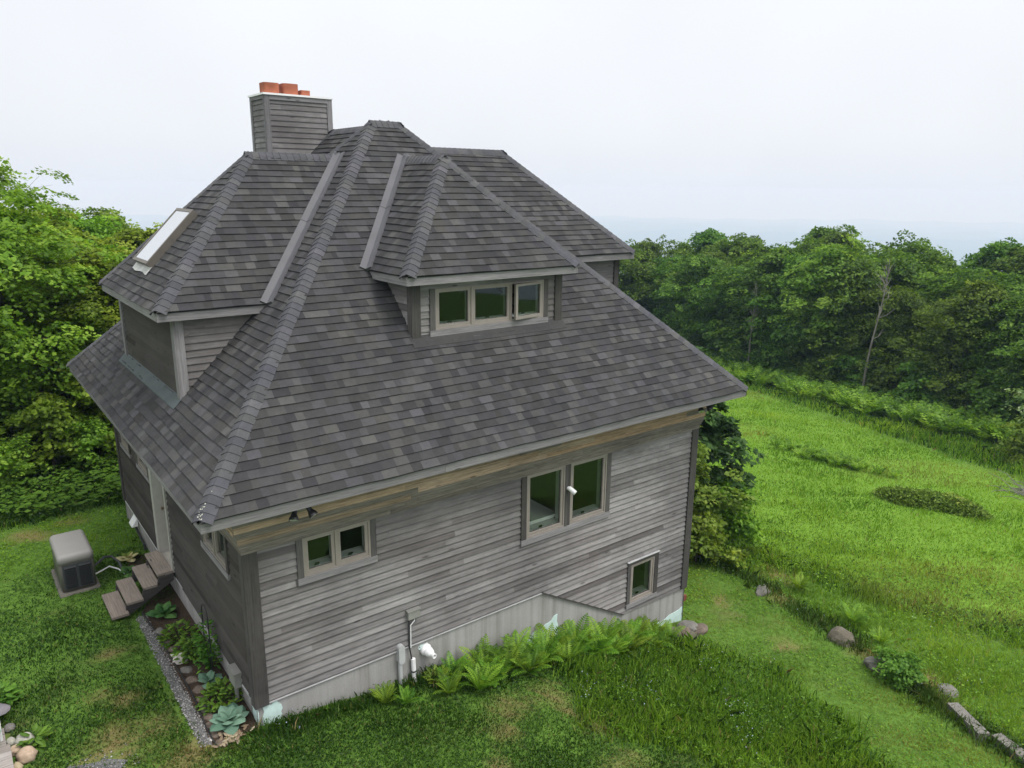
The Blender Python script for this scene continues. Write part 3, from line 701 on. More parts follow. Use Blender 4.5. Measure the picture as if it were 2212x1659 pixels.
# dormers
def dormer(key):
    d = DORM[key]; T = d['T']; hw, b0, ez, k, zr, wc, ww, bw = (d[i] for i in ('hw', 'b0', 'ez', 'k', 'zr', 'wc', 'ww', 'bw'))
    P = lambda a, z, o: T(a, bw-o, z)                      # dormer front wall
    zt = ez-.13
    holes = [(-1.02, 1.085, 1.54, 2.16)] if key == 'front' else []
    mb = MB(); lap(mb, [(wc-ww, S*bw-.02), (wc+ww, S*bw-.02), (wc+ww, zt), (wc-ww, zt)], lambda u, v, o: P(u, v, o-.016), .103, .8, 2.6, .022, holes, base=.002, tonef=stone_tone)
    root0 = mb; cheeks = []
    for sgn in (-1, 1):
        mb = MB(); cheeks.append(mb)
        PC = (lambda u, v, o, s=sgn: T(wc+s*(ww+o-.016), u, v))
        lap(mb, [(bw, S*bw-.02), (zt/S+.02, zt), (bw, zt)], PC, .103, .8, 2.6, .022, base=.002, tonef=stone_tone)
    root = root0.build('dormer', M['siding_shade_dark' if key == 'left' else 'siding'], house)
    for q in cheeks: q.build('cheek_wall', M['siding'], root)
    sh = MB(); sheet(sh, [(wc-ww, S*bw-.02), (wc+ww, S*bw-.02), (wc+ww, zt+.03), (wc-ww, zt+.03)], P, -.035, holes); sh.build('inner_wall', M['room'], root)
    e0, e1, r0, r1, v0, v1 = (-hw, b0, ez), (hw, b0, ez), (0, b0+k, zr), (0, zr/S, zr), (-hw, ez/S, ez), (hw, ez/S, ez)
    t3 = lambda q: T(*q)
    _, nf = roof_face('dormer_roof', [t3(e0), t3(e1), t3(r0)], root)
    _, nl = roof_face('dormer_roof', [t3(v0), t3(e0), t3(r0), t3(r1)], root)
    _, nr = roof_face('dormer_roof', [t3(e1), t3(v1), t3(r1), t3(r0)], root)
    caps('hip_cap', t3(e0), t3(r0), nl, nf, root); caps('hip_cap', t3(e1), t3(r0), nf, nr, root)
    caps('ridge_cap', Vector(t3(r0))+(Vector(t3(r0))-Vector(t3(r1))).normalized()*.06, t3(r1), nl, nr, root, w=.15)
    nm = N[key]; vx = lambda q: Vector(t3(q))+(Vector(t3(q))-Vector(t3(r1))).normalized()*.07
    valley(vx(v0), t3(r1), nl, nm, root); valley(vx(v1), t3(r1), nr, nm, root)
    PE = lambda a, z, o: T(a, b0-o, z)
    board(PE, -hw, hw, -.028, -.002, ez-.15, ez-.014, 'a', .8, name='fascia', m='trim', parent=root)
    for s in (-1, 1):
        PS = lambda b, z, o, s=s: T(s*(hw+o), b, z)
        board(PS, b0+.0, ez/S-.02, -.028, -.003, ez-.15, ez-.014, 'a', rng.uniform(.2, .7), name='fascia', m='trim', parent=root)
    s_ = MB(); s_.face([T(-hw+.02, b0+.02, ez-.14), T(hw-.02, b0+.02, ez-.14), T(hw-.02, ez/S-.1, ez-.14), T(-hw+.02, ez/S-.1, ez-.14)], [(0, 0), (3, 0), (3, 2), (0, 2)], .5)
    s_.build('soffit', M['corner'], root)
    zb = S*bw-.02; cm = 'trim' if key == 'left' else 'corner'
    for s in (-1, 1):
        x0, x1 = (wc-ww-.026, wc-ww+.125) if s < 0 else (wc+ww-.125, wc+ww+.026)
        board(P, x0, x1, -.02, .028, zb-.03, zt, 'z', .4, m=cm, parent=root)
        PC = lambda b, z, o, s=s: T(wc+s*(ww+o), b, z)
        board(PC, bw+.0, bw+.11, -.02, .027, zb+.06, zt, 'z', .8, m=cm, parent=root)
    bf = MB()
    PA = lambda a, z, o: T(a, bw-o, S*(bw-o)+z)
    bf.face([PA(wc-ww-.06, .03, .0), PA(wc+ww+.06, .03, .0), PA(wc+ww+.06, .03, .14), PA(wc-ww-.06, .03, .14)], None, .5)
    bf.face([PA(wc-ww-.06, .03, .14), PA(wc+ww+.06, .03, .14), PA(wc+ww+.06, .0, .14), PA(wc-ww-.06, .0, .14)], None, .5)
    bf.build('base_flashing', M['flash_base'] if key == 'left' else M['shingle'], root)
    if key == 'front':
        window(P, (-1.03, -.355, .41, 1.095), 1.53, 2.16, (-1.125, 1.185), 1.44, root, .1, open_last=.16)
    return root, nf
dormers = {k: dormer(k) for k in DORM}

# skylight on the left dormer's outer slope
d = DORM['left']; sl = (d['zr']-d['ez'])/d['k']; o_ = Vector((d['b0'], 0, d['ez'])); vd = Vector((1, 0, sl)).normalized(); nd = Vector((-sl, 0, 1)).normalized(); ud = Vector((0, -1, 0))
PSK = lambda a, v, h: o_+ud*a+vd*v+nd*h
sk = MB(); A_, B_, V0, V1 = -5.46, -4.5, .56, 1.68
for (a0, a1, v0_, v1_, g) in ((A_, A_+.055, V0, V1, 'z'), (B_-.055, B_, V0, V1, 'z'), (A_+.055, B_-.055, V0, V0+.055, 'a'), (A_+.055, B_-.055, V1-.055, V1, 'a')): sk.box(PSK, a0, a1, 0, .12, v0_, v1_, g)
sky_w = sk.build('skylight', m_plain('brown_skylight_frame', (.13, .115, .1, 1), .5, .4, .2, .15), house)
g = MB(); g.face([PSK(A_+.05, V0+.05, .112), PSK(B_-.05, V0+.05, .112), PSK(B_-.05, V1-.05, .112), PSK(A_+.05, V1-.05, .112)], None, .5); g.build('pane', M['skyglass'], sky_w)
ap = MB(); nn = 9
for i in range(nn):
    a0, a1 = A_-.04+(B_-A_+.08)*i/nn, A_-.04+(B_-A_+.08)*(i+1)/nn; w0 = lambda a: .5-.03*math.sin((a-A_)*5)**2-.02; z0 = lambda a: .028+.012*math.sin((a-A_)*6)
    ap.face([PSK(a0, w0(a0)-.03, z0(a0)), PSK(a1, w0(a1)-.03, z0(a1)), PSK(a1, V0+.01, .03), PSK(a0, V0+.01, .03)], None, .5)
ap.build('apron_flashing', M['lead'], sky_w)

# chimney clad in clapboard, with three flues
CX0, CX1, CY0, CY1, CZ0, CZ1 = 3.64, 5.0, 7.0, 7.78, 2.6, 5.33
mb = MB()
PCF = lambda a, z, o: (a, CY0-o, z); PCL = lambda a, z, o: (CX0-o, -a, z); PCR = lambda a, z, o: (CX1+o, a, z); PCB = lambda a, z, o: (-a, CY1+o, z)
for P, a0, a1 in ((PCF, CX0, CX1), (PCL, -CY1, -CY0), (PCR, CY0, CY1), (PCB, -CX1, -CX0)):
    lap(mb, [(a0, CZ0), (a1, CZ0), (a1, CZ1), (a0, CZ1)], lambda u, v, o: P(u, v, o-.012), .103, .7, 1.4, .016, base=.002, tonef=lambda: rng.uniform(.5, .85))
chim = mb.build('chimney', M['siding'], house)
c = MB()
c.box(PCF, CX0-.02, CX0+.085, -.02, .024, CZ0, CZ1, 'z'); c.box(PCF, CX1-.085, CX1+.02, -.02, .024, CZ0, CZ1, 'z'); c.box(PCF, CX0+.085, CX1-.085, -.02, .022, CZ1-.085, CZ1, 'a')
c.box(PCL, -CY1-.02, -CY1+.07, -.02, .024, CZ0, CZ1, 'z'); c.box(PCL, -CY0-.07, -CY0+.0, -.02, .0235, CZ0, CZ1, 'z'); c.box(PCL, -CY1+.07, -CY0-.07, -.02, .022, CZ1-.07, CZ1, 'a')
c.box(PCR, CY0, CY0+.07, -.02, .024, CZ0, CZ1, 'z'); c.build('corner_board', M['trim'], chim)
c = MB(); c.box(lambda a, z, o: (a, o, z), CX0-.045, CX1+.045, CY0-.045, CY1+.045, CZ1, CZ1+.035, 'a'); c.build('chimney_cap', M['pvc'], chim)
for x0, x1, y0, hh in ((3.66, 3.98, 7.05, .2), (4.05, 4.37, 7.05, .21), (4.42, 4.62, 7.08, .11)):
    f = MB(); cx, cy, hx = (x0+x1)/2, y0+(x1-x0)/2, (x1-x0)/2; n = 24; z0, z1 = CZ1+.035, CZ1+.035+hh
    sq = lambda r, t: (cx+r*math.copysign(abs(math.cos(t))**.45, math.cos(t)), cy+r*math.copysign(abs(math.sin(t))**.45, math.sin(t)))
    for i in range(n):
        t0, t1 = i*2*math.pi/n, (i+1)*2*math.pi/n
        for (ra, za, rb, zb) in ((hx, z0, hx*1.01, z1), (hx*1.01, z1, hx*.82, z1), (hx*.82, z1, hx*.8, z0)):
            f.face([(*sq(ra, t0), za), (*sq(ra, t1), za), (*sq(rb, t1), zb), (*sq(rb, t0), zb)], None, .5)
    f.build('flue', M['clay'], chim)

# flood lamps under the soffit
def floodlight(x, y):
    m = MB(); m.lathe((x, y, -.15), (0, 0, -1), [(0, 0), (.05, .0), (.05, .03), (0, .035)]); root = m.build('floodlight', M['dark'], house)
    for s in (-1, 1):
        h = MB(); p0 = Vector((x+s*.03, y, -.17)); ax = Vector((s*.35, -.55, -.8)).normalized(); p1 = p0+Vector((s*.05, -.0, -.06)); h.tube([p0, p1], .016)
        h.lathe(p1, ax, [(.0, -.01), (.03, .0), (.034, .07), (.058, .12), (.062, .15)], 14); hh = h.build('lamp_head', M['dark'], root, True)
        e = MB(); e.lathe(p1, ax, [(.06, .149), (.045, .156), (0, .16)], 14); e.build('lens', M['chrome'], hh)
floodlight(1.25, .22); floodlight(9.1, .3)
# security camera on the mullion between the big windows
m = MB(); o0 = Vector(PF(6.045, -1.27, .03)); m.lathe(o0, (0, -1, 0), [(0, 0), (.034, 0), (.034, .02), (.014, .03), (.014, .07), (0, .07)], 14)
ax = Vector((.35, -.75, -.5)).normalized(); b0_ = o0+Vector((0, -.07, 0))-ax*.05; m.lathe(b0_, ax, [(0, 0), (.036, .005), (.04, .03), (.04, .14), (.036, .15)], 14); sc_ = m.build('security_camera', M['pvc'], house, False)
e = MB(); e.lathe(b0_, ax, [(.037, .149), (.03, .145), (0, .143)], 14); e.build('lens', M['dark'], sc_)

# services on the front wall
m = MB(); m.box(PF, 2.9, 3.1, .0, .075, -2.6, -2.47, 'a'); m.box(PF, 2.89, 3.11, .0, .085, -2.475, -2.46, 'a'); jb = m.build('junction_box', M['boxgrey'], house)
m = MB(); m.tube([PF(2.93, -2.6, .03), PF(2.93, -3.08, .02), PF(2.96, -3.3, .03)], .011, 8); m.build('cable', M['dark'], jb)
m = MB(); m.tube([PF(3.03, -2.6, .03), PF(3.02, -2.66, .035), PF(2.955, -2.72, .03), PF(2.95, -3.1, .028)], .009, 8); m.build('cable', M['pvc'], jb)
m = MB(); m.tube([PF(2.76, -3.2, .03), PF(2.76, -3.95, .03)], .033, 12)
n = 14; pr = [(2.775+.052*math.cos(t)+(0), -3.12+.052*math.sin(t)+(.09 if math.sin(t) > 0 else -.12)) for t in [i*2*math.pi/n+.2 for i in range(n)]]
m.face([PF(a, z, .075) for a, z in pr], None, .5)
for i in range(n): (a, z), (b, y) = pr[i], pr[(i+1) % n]; m.face([PF(a, z, -.02), PF(b, y, -.02), PF(b, y, .075), PF(a, z, .075)], None, .5)
m.build('conduit', M['greyplastic'], house)
m = MB(); m.tube([PF(2.98, -3.3, .035), PF(3.0, -3.95, .035)], .036, 12); cd = m.build('conduit', M['pvc'], house)
m = MB(); m.tube([PF(2.985, -3.5, .035), PF(2.986, -3.525, .035)], .039, 12); m.build('clamp', M['dark'], cd)
m = MB(); m.lathe(PF(3.22, -3.25, -.02), (.15, -1, -.1), [(0, 0), (.09, 0), (.094, .035), (.076, .07), (.076, .1), (.062, .15), (.04, .18), (.04, .24), (.032, .24), (.03, .18)], 22); m.build('vent_pipe', M['pvc'], house, False)
# left wall: meter box, dryer hood, drain pipe
m = MB(); m.box(PL, -1.44, -1.18, -.02, .1, -3.1, -2.88, 'a'); m.box(PL, -1.45, -1.17, .0, .11, -2.885, -2.87, 'a'); m.tube([PL(-1.3, -3.1, .05), PL(-1.3, -3.6, .05)], .03, 10); m.build('meter_box', M['boxgrey'], house)
m = MB()
h_ = [PL(-7.9, -2.96, 0), PL(-7.6, -2.96, 0), PL(-7.6, -3.14, .12), PL(-7.9, -3.14, .12)]; m.face(h_, None, .5); m.face([h_[0], h_[3], PL(-7.9, -3.14, 0)], None, .5); m.face([h_[1], PL(-7.6, -3.14, 0), h_[2]], None, .5); m.build('dryer_hood', M['pvc'], house)
m = MB(); m.tube([PL(-7.7, -3.2, .03), PL(-7.0, -3.3, .03), PL(-6.9, -3.6, .03)], .025, 8); m.build('drain_pipe', M['dark'], house)
m = MB(); m.tube([(WX1+.06, WY0+.1, -4.3), (WX1+.06, WY0+.1, -5.4)], .035, 10); dp = m.build('downpipe', M['dark'], house)
m = MB(); m.box(lambda a, z, o: (a, o, z), WX1+.02, WX1+.1, WY0+.02, WY0+.06, -4.62, -4.5, 'a'); m.build('tap', M['rust'], dp)

# ------------------------------------------------------------------ things beside the house
def put(o, label, cat, group=None): return tag(o, label, cat, group)
I3 = lambda a, z, o: (a, o, z)                       # box helper in plain x (a), z, y (o)

# standby generator on its pad
gen = thing('generator', 'beige standby generator with charcoal louvred end on a concrete pad in the lawn', 'generator', (-.70, 6.48, -3.4))
def rbox(x0, x1, y0, y1, z0, z1, r, seg=4):
    import bmesh
    bm = bmesh.new(); bmesh.ops.create_cube(bm, size=1)
    for v in bm.verts: v.co = Vector(((x0+x1)/2+v.co.x*(x1-x0), (y0+y1)/2+v.co.y*(y1-y0), (z0+z1)/2+v.co.z*(z1-z0)))
    ed = [e for e in bm.edges if not (e.verts[0].co.z < z0+1e-5 and e.verts[1].co.z < z0+1e-5)]
    bmesh.ops.bevel(bm, geom=ed, offset=r, segments=seg, profile=.5, affect='EDGES')
    mb = MB()
    for f in bm.faces: mb.face([v.co.copy() for v in f.verts], None, .5)
    bm.free(); return mb
rbox(-.27, .27, -.54, .54, .06, .66, .05).build('body', m_plain('dark_enclosure_body', (.135, .126, .112, 1), .5, .35, 0, .08, 3), gen, True, True)  # body given a darker tone than the lid
lid = rbox(-.283, .283, -.553, .553, .58, .75, .08, 6).build('lid', M['gen_top'], gen, True, True)
k = MB(); k.box(I3, -.23, .23, -.548, -.535, .1, .56, 'a'); lp = k.build('louver_panel', M['gen_dark'], gen)
k = MB()
for i in range(11):
    z = .12+i*.039
    for x0, x1 in ((-.205, -.02), (.02, .205)): k.face([(x0, -.549, z+.02), (x1, -.549, z+.02), (x1, -.585, z), (x0, -.585, z)], None, .5); k.face([(x0, -.585, z), (x1, -.585, z), (x1, -.585, z-.006), (x0, -.585, z-.006)], None, .5)
k.build('louver', m_plain('louver_blade', (.014, .016, .017, 1), .45, .4, 0, .1), lp)
rbox(-.33, .32, -.62, .6, -.05, .05, .03, 2).build('pad', M['pad'], gen)
k = MB(); k.tube([(.28, -.1, .2), (.36, -.08, .24), (.5, .05, .27), (.62, .08, .24), (.72, -.05, .16), (.74, -.2, .06), (.8, -.3, -.02)], .022, 8); k.build('conduit', m_plain('dark_flexible_conduit', (.07, .075, .08, 1), .5, .4), gen, True)
k = MB(); k.tube([(.28, -.25, .12), (.4, -.2, .13), (.55, -.1, .13), (.68, -.2, .08), (.76, -.3, .0)], .014, 8); k.build('fuel_pipe', M['pvc'], gen, True)

# wooden steps up to the side door
steps = thing('wooden_steps', 'four weathered plank steps on dark stringers leading up to the side door', 'steps', (.1, 5.0, -3.4))
for i, (x0, x1, z, y0, y1) in enumerate(((-.45, -.19, -3.3, 4.49, 5.4), (-.2, .06, -3.14, 4.53, 5.46), (.09, .345, -2.985, 4.6, 5.52), (.335, .59, -2.835, 4.66, 5.6))):
    k = MB(); k.box(lambda a, z_, o: (o-.1, a-5.0, z_+3.4), y0, y1, x0, x1, z-.04, z, 'a', .2+.2*i); k.build('tread', M['tread'], steps)
for y in (4.62, 5.44):
    k = MB(); pr = [(-.42, -3.42), (-.2, -3.42), (.58, -2.98), (.58, -2.876), (.34, -2.876), (.3, -3.026), (.08, -3.026), (.05, -3.181), (-.2, -3.181), (-.22, -3.341), (-.42, -3.341)]
    for yy in (y-.02, y+.02): k.face([(x-.1, yy-5, z+3.4) for x, z in pr], [(x, z) for x, z in pr], .1)
    for i in range(len(pr)):
        (a, z), (b, w) = pr[i], pr[(i+1) % len(pr)]; k.face([(a-.1, y-.02-5, z+3.4), (b-.1, y-.02-5, w+3.4), (b-.1, y+.02-5, w+3.4), (a-.1, y+.02-5, z+3.4)], [(0, 0), (.3, 0), (.3, .04), (0, .04)], .1)
    k.build('stringer', M['casing'], steps)

# planting bed along the left wall: soil, gravel strip, edging stones
def ribbon(name, pts, dz, m, label, cat=None, kind='structure'):
    k = MB(); k.face([(x, y, gz(x, y)+dz) for x, y in pts], None, .5); o = k.build(name, m, None); return tag(o, label, cat, kind=kind)
def m_soil(name, lo, hi, sc):
    t = NT(name); p = t.pos(); n1 = t.noise(p, sc, 4, .7); n2 = t.noise(p, sc*.15, 3); c = t.ramp(n1, [(.3, lo), (.7, hi)]); c = t.mix(1, c, t.ramp(n2, [(.3, G(.8)), (.7, G(1.2))]), 'MULTIPLY'); t.bump(n1, .8, .02); return t.fin(c, .95, .1)
M['soil'] = m_soil('bark_mulch', (.025, .018, .013, 1), (.085, .06, .042, 1), 40)
M['gravel'] = m_soil('grey_gravel', (.06, .06, .062, 1), (.24, .24, .235, 1), 60)
ribbon('planting_bed_soil', [(.02, .55), (.64, .6), (.64, 6.6), (.3, 6.9), (.12, 6.3), (.5, 5.5), (.0, 4.5)], .024, M['soil'], 'dark mulch of the planting bed along the left wall', 'soil')
ribbon('gravel_strip', [(-.07, .75), (.03, .6), (.06, 1.2), (.06, 2.9), (.04, 3.7), (-.05, 4.5), (-.09, 4.3), (-.09, 3.4), (-.1, 2.2), (-.11, 1.2)], .02, M['gravel'], 'strip of grey gravel between lawn and planting bed', 'gravel')
ribbon('gravel_patch', [(-1.9, 1.1), (-1.5, 1.32), (-1.2, 1.25), (-.9, 1.0), (-1.2, .7), (-1.9, .6)], .012, M['gravel'], 'patch of grey gravel showing through thin lawn', 'gravel')
pe = [Vector((x, y, -3.36)) for x, y in ((.05, .55), (.045, .94), (.085, 1.65), (.085, 2.37), (.065, 2.91), (.055, 3.58), (.0, 4.5))]
k = MB()
for i in range(len(pe)-1):
    a, b = pe[i], pe[i+1]; nx = Vector((.006, 0, 0))
    k.face([a-nx-Vector((0, 0, .06)), b-nx-Vector((0, 0, .06)), b-nx+Vector((0, 0, .015)), a-nx+Vector((0, 0, .015))], None, .5); k.face([a+nx-Vector((0, 0, .06)), b+nx-Vector((0, 0, .06)), b+nx+Vector((0, 0, .015)), a+nx+Vector((0, 0, .015))], None, .5); k.face([a-nx+Vector((0, 0, .015)), b-nx+Vector((0, 0, .015)), b+nx+Vector((0, 0, .015)), a+nx+Vector((0, 0, .015))], None, .5)
put(k.build('garden_edging', M['dark'], None), 'thin black garden edging beside the gravel strip', 'garden edging')

def rock_mesh(sx, sy, sz, seed, flat=.0):
    import bmesh
    r = np.random.default_rng(seed); bm = bmesh.new(); bmesh.ops.create_icosphere(bm, subdivisions=3, radius=1)
    ph = r.uniform(0, 6.3, (5, 3)); dirs = r.normal(size=(9, 3)); dirs /= np.linalg.norm(dirs, axis=1)[:, None]; cutd = r.uniform(.68, .97, 9)
    for v in bm.verts:
        p = np.array(v.co)
        if flat:
            for dd, cd in zip(dirs, cutd):
                q = p@dd
                if q > cd: p = p-dd*(q-cd)*flat
        w = 1+.06*sum(math.sin(p@ph[i]*1.3+i) for i in range(5))/2
        v.co = Vector((p[0]*sx*w, p[1]*sy*w, p[2]*sz*w))
    mb = MB()
    for f in bm.faces: mb.face([v.co.copy() for v in f.verts], None, .5)
    bm.free(); return mb
def rock(x, y, sx, sy, sz, m, label, seed, dz=.4, flat=.0, rz=0, group=None, name='rock', z=None):
    o = rock_mesh(sx, sy, sz, seed, flat).build(name, M[m], None, flat < .75, True)
    o.location = (x, y, (gz(x, y) if z is None else z)+sz*dz); o.rotation_euler = (0, 0, rz)
    return tag(o, label, 'rock', group)
rock(-1.905, 2.1, .11, .10, .1, 'stone_pale', 'large pale cobble, topmost of the group by the wooden deck', 1, .6)
rock(-1.915, 1.78, .115, .11, .105, 'stone_tan', 'biggest tan cobble beside the wooden deck', 2, .6)
rock(-2.02, 1.98, .075, .07, .07, 'stone_tan', 'small tan cobble wedged between the deck and two bigger cobbles', 3, .7)
rock(-2.03, 1.62, .06, .07, .07, 'stone_yellow', 'yellowish cobble against the deck corner at the photo edge', 4, .7)
rock(-2.05, 2.22, .06, .06, .06, 'stone_pale', 'small half hidden pale stone behind the pale cobble', 5, .5)
rock(-2.04, 2.55, .07, .07, .05, 'stone_grey', 'dark round stone in the weeds left of the lawn', 6, .5)
rock(.3, 2.73, .12, .1, .09, 'stone_white', 'white quartz lump on the edge of the planting bed', 7, .6, .8).location.x = .17
rock(.13, 2.93, .07, .05, .05, 'stone_white', 'small white stone touching the quartz lump in the bed', 8, .6, .8)
rock(.1, 3.72, .07, .09, .06, 'stone_grey', 'grey stone at the far end of the bed edging', 9, .6, .6)
rock(.03, .72, .022, .03, .018, 'stone_white', 'tiny pale stone at the near end of the black edging', 10, .8, .6)
ed = [(.13, 3.35), (.16, 3.12), (.18, 2.45), (.17, 2.15), (.2, 1.88), (.17, 1.62), (.16, 1.4), (.15, 1.2), (.13, 1.0), (.12, .8), (.13, .58)]
for i, (x, y) in enumerate(ed):
    rock(x, y, .09, .1, .035, 'stone_brown' if i not in (2, 6) else 'stone_grey', 'flat brown edging stone lining the planting bed' if i not in (2, 6) else 'flat grey edging stone among the brown ones of the bed', 20+i, .55, .9, rng.random(), 'edging stones of the planting bed', 'edging_stone')
# stones along the bank on the right
rock(12.44, .75, .3, .18, .1, 'stone_grey', 'flat grey fieldstone farthest up the grassy bank', 40, .35, .95, .3)
rock(11.95, -1.45, .26, .3, .25, 'boulder', 'brown rounded boulder in the grass bank', 41, .02, .85)
rock(11.45, -2.5, .16, .28, .2, 'stone_grey', 'tilted grey slab leaning in the bank below the boulder', 42, .4, .9, .4)
rock(11.9, -3.6, .24, .18, .1, 'stone_grey', 'low flat dark stone just above the old timbers', 43, .1, .95, .2)
for i, (x, y, s_, m) in enumerate(((9.15, .3, .2, 'stone_grey'), (8.9, .2, .16, 'stone_brown'), (8.7, .28, .14, 'boulder'), (9.35, .15, .17, 'stone_brown'), (8.98, .05, .12, 'boulder'))):
    rock(x, y, s_*1.2, s_, s_*.6, m, ('large grey stone', 'mid sized brown stone', 'small reddish stone nearest the ferns', 'rightmost brown stone', 'small stone in front')[i]+' of the pile at the right foundation corner', 50+i, .5, .8, i*1.1)

def timber(x0, y0, x1, y1, label):
    a, b = Vector((x0, y0, gz(x0, y0)+.14)), Vector((x1, y1, gz(x1, y1)+.12)); e = (b-a).normalized(); n = Vector((0, 0, 1)).cross(e).normalized(); up = e.cross(n)
    k = MB(); k.box(lambda q, z, o: a+e*q+n*o+up*z, 0, (b-a).length, -.1, .1, -.2, .02, 'a', .7); put(k.build('retaining_timber', M['timber'], None), label, 'timber')
timber(11.32, -3.9, 10.85, -4.6, 'old grey retaining timber half sunk in the bank, upper of two')
timber(11.0, -4.72, 10.7, -5.5, 'old grey retaining timber at the lower right corner of the photo')

# deck corner on the left edge of the photo, with what stands on it
deck = thing('wooden_deck', 'corner of a weathered plank deck at the left edge of the photo', 'deck', (-2.6, 1.6, -3.4))
for i in range(6):
    y0 = 1.02+i*.145-1.6
    k = MB(); k.box(I3, -.9, .54 if i < 6 else .5, y0, y0+.138, .2, .24, 'a'); k.build('plank', M['deck'], deck)
for i in range(4):
    y0 = 1.9+i*.145-1.6
    k = MB(); k.box(I3, -.9, .5, y0, y0+.138, .06, .1, 'a'); k.build('plank', M['deck'], deck)
k = MB(); k.box(I3, .5, .535, -.58, .28, .02, .2, 'd'); k.build('rim_joist', M['casing'], deck)
bk = thing('bucket', 'green plastic bucket standing on the deck at the photo edge', 'bucket', (-2.27, 2.07, -3.3))
k = MB(); k.lathe((0, 0, 0), (0, 0, 1), [(0, 0), (.1, 0), (.13, .24), (.138, .24), (.138, .26), (.12, .26), (.095, .02), (0, .02)], 24); k.build('body', M['green_plastic'], bk, False)
k = MB(); k.tube([(.13*math.cos(t), -.02, .24-.1*math.sin(t)) for t in np.linspace(0, math.pi, 10)], .005, 6); k.build('handle', M['dark'], bk)
k = MB(); k.box(lambda a, z, o: (-2.14+o, a, z), 2.2, 2.55, -.015, .015, -3.3, -3.06, 'a'); sb = put(k.build('board', M['pvc'], None), 'narrow white board propped on edge behind the deck', 'board')
k = MB(); k.lathe((-2.2, 2.33, -3.28), (.1, .1, 1), [(0, 0), (.04, 0), (.05, .1), (.02, .14), (0, .14)], 14); put(k.build('flower_pot', M['orange'], None), 'little orange pot beside the white board', 'pot')
o = rock_mesh(.24, .2, .05, 77, .95).build('stone_slab', M['cloth'], None, False, True); o.location = (-2.2, 2.83, -3.22); put(o, 'dark grey flat slab at the left photo edge above the cobbles', 'stone slab')

# loose gravel stones
gv = []; gt = []
for i in range(2600):
    if i % 5: x, y = rng.uniform(-.12, .05), rng.uniform(.65, 4.4); x -= .0
    else: x, y = rng.gauss(-1.45, .28), rng.gauss(.98, .16)
    q = rng.uniform(.006, .017); c = Vector((x, y, gz(x, y)+.024)); a = rng.random()*6.28; e1 = Vector((math.cos(a), math.sin(a), rng.uniform(-.3, .3)))*q; e2 = Vector((-math.sin(a), math.cos(a), rng.uniform(-.3, .3)))*q*rng.uniform(.6, 1); up = Vector((0, 0, q*.7)); t = rng.random()
    for p_, r2 in ((e1, e2), (e2, -e1), (-e1, -e2), (-e2, e1)): gv += [tuple(c+p_), tuple(c+r2), tuple(c+up)]; gt.append(t)
GM = NT('loose_gravel'); GM.fin(GM.ramp(GM.attr('tone'), [(0, (.07, .07, .07, 1)), (.6, (.2, .195, .19, 1)), (1, (.42, .41, .39, 1))]), .9, .2)
tag(np_mesh('gravel_stones', np.array(gv), 3, gt, GM.m), 'loose grey gravel along the bed edge and in the thin lawn', 'gravel', kind='stuff')

# trellis hoop
tr = MB()
x0, y0, y1, zb, zt_ = .47, 2.12, 2.42, -3.4, -2.35
tr.tube([(x0, y0, zb), (x0, y0, zt_-.12)]+[(x0, (y0+y1)/2-.15*math.cos(t), zt_-.12+.15*math.sin(t)) for t in np.linspace(0.1, math.pi-.1, 9)]+[(x0, y1, zt_-.12), (x0, y1, zb)], .009, 6)
for y in (2.22, 2.32): tr.tube([(x0, y, zb), (x0, y, zt_-.5)], .006, 6)
for z in (-3.1, -2.85): tr.tube([(x0, y0, z), (x0, y1, z)], .005, 6)
put(tr.build('trellis', M['dark'], None), 'black wire trellis hoop with climbing leaves by the left wall', 'trellis')

# ------------------------------------------------------------------ plants
def leaf_curve(mb, o, az, ln, wd, el, bend, tone, nseg=5, fold=.18, kx=3):
    """broad leaf: arching midrib with blade either side"""
    o = Vector(o); p = o.copy(); h = Vector((math.cos(az), math.sin(az), 0)); sd = Vector((-math.sin(az), math.cos(az), 0)); rows = []
    for i in range(nseg+1):
        t = i/nseg; w = wd*math.sin(math.pi*min(1, (.06+t*.94))**.85)**.62*.5 if i < nseg else .002
        a = el-bend*t; d = h*math.cos(a)+Vector((0, 0, 1))*math.sin(a); nn = d.cross(sd)*-1
        rows.append([p-sd*w+nn*w*fold*2, p.copy(), p+sd*w+nn*w*fold*2]); p = p+d*(ln/nseg)
    for i in range(nseg):
        for k in range(2): mb.face([rows[i][k], rows[i][k+1], rows[i+1][k+1], rows[i+1][k]], None, tone)
def hosta(x, y, r, n, m, label, name='hosta_plant', z=None):
    mb = MB()
    for i in range(n):
        ring = i/n; az = i*2.4+rng.uniform(-.2, .2); ln = r*(.55+.5*ring)*rng.uniform(.85, 1.1)
        el = 1.25-ring*.75
        st = Vector((math.cos(az), math.sin(az), 0))*r*.12*ring+Vector((0, 0, r*.25*(1-ring*.5)))
        mb.tube([(0, 0, 0), st], .006, 4, .3, False)
        leaf_curve(mb, st, az, ln, ln*.74, el, 1.0+.4*ring, rng.random(), 7)
    o = mb.build(name, M[m], None, True); o.location = (x, y, gz(x, y)+.02 if z is None else z); return tag(o, label, 'plant')
hosta(.32, .88, .33, 17, 'hosta_blue', 'big blue green hosta at the near house corner')
hosta(.36, 1.93, .24, 9, 'hosta_blue', 'smaller blue green hosta in the middle of the bed')
hosta(.28, 4.2, .3, 11, 'hosta_green', 'dark green hosta beside the wooden steps')
hosta(.22, 6.65, .26, 12, 'hosta_cream', 'cream and green striped hosta near the side door steps')
hosta(.12, 6.05, .26, 9, 'hosta_green', 'broad leaved green hosta behind the top step')
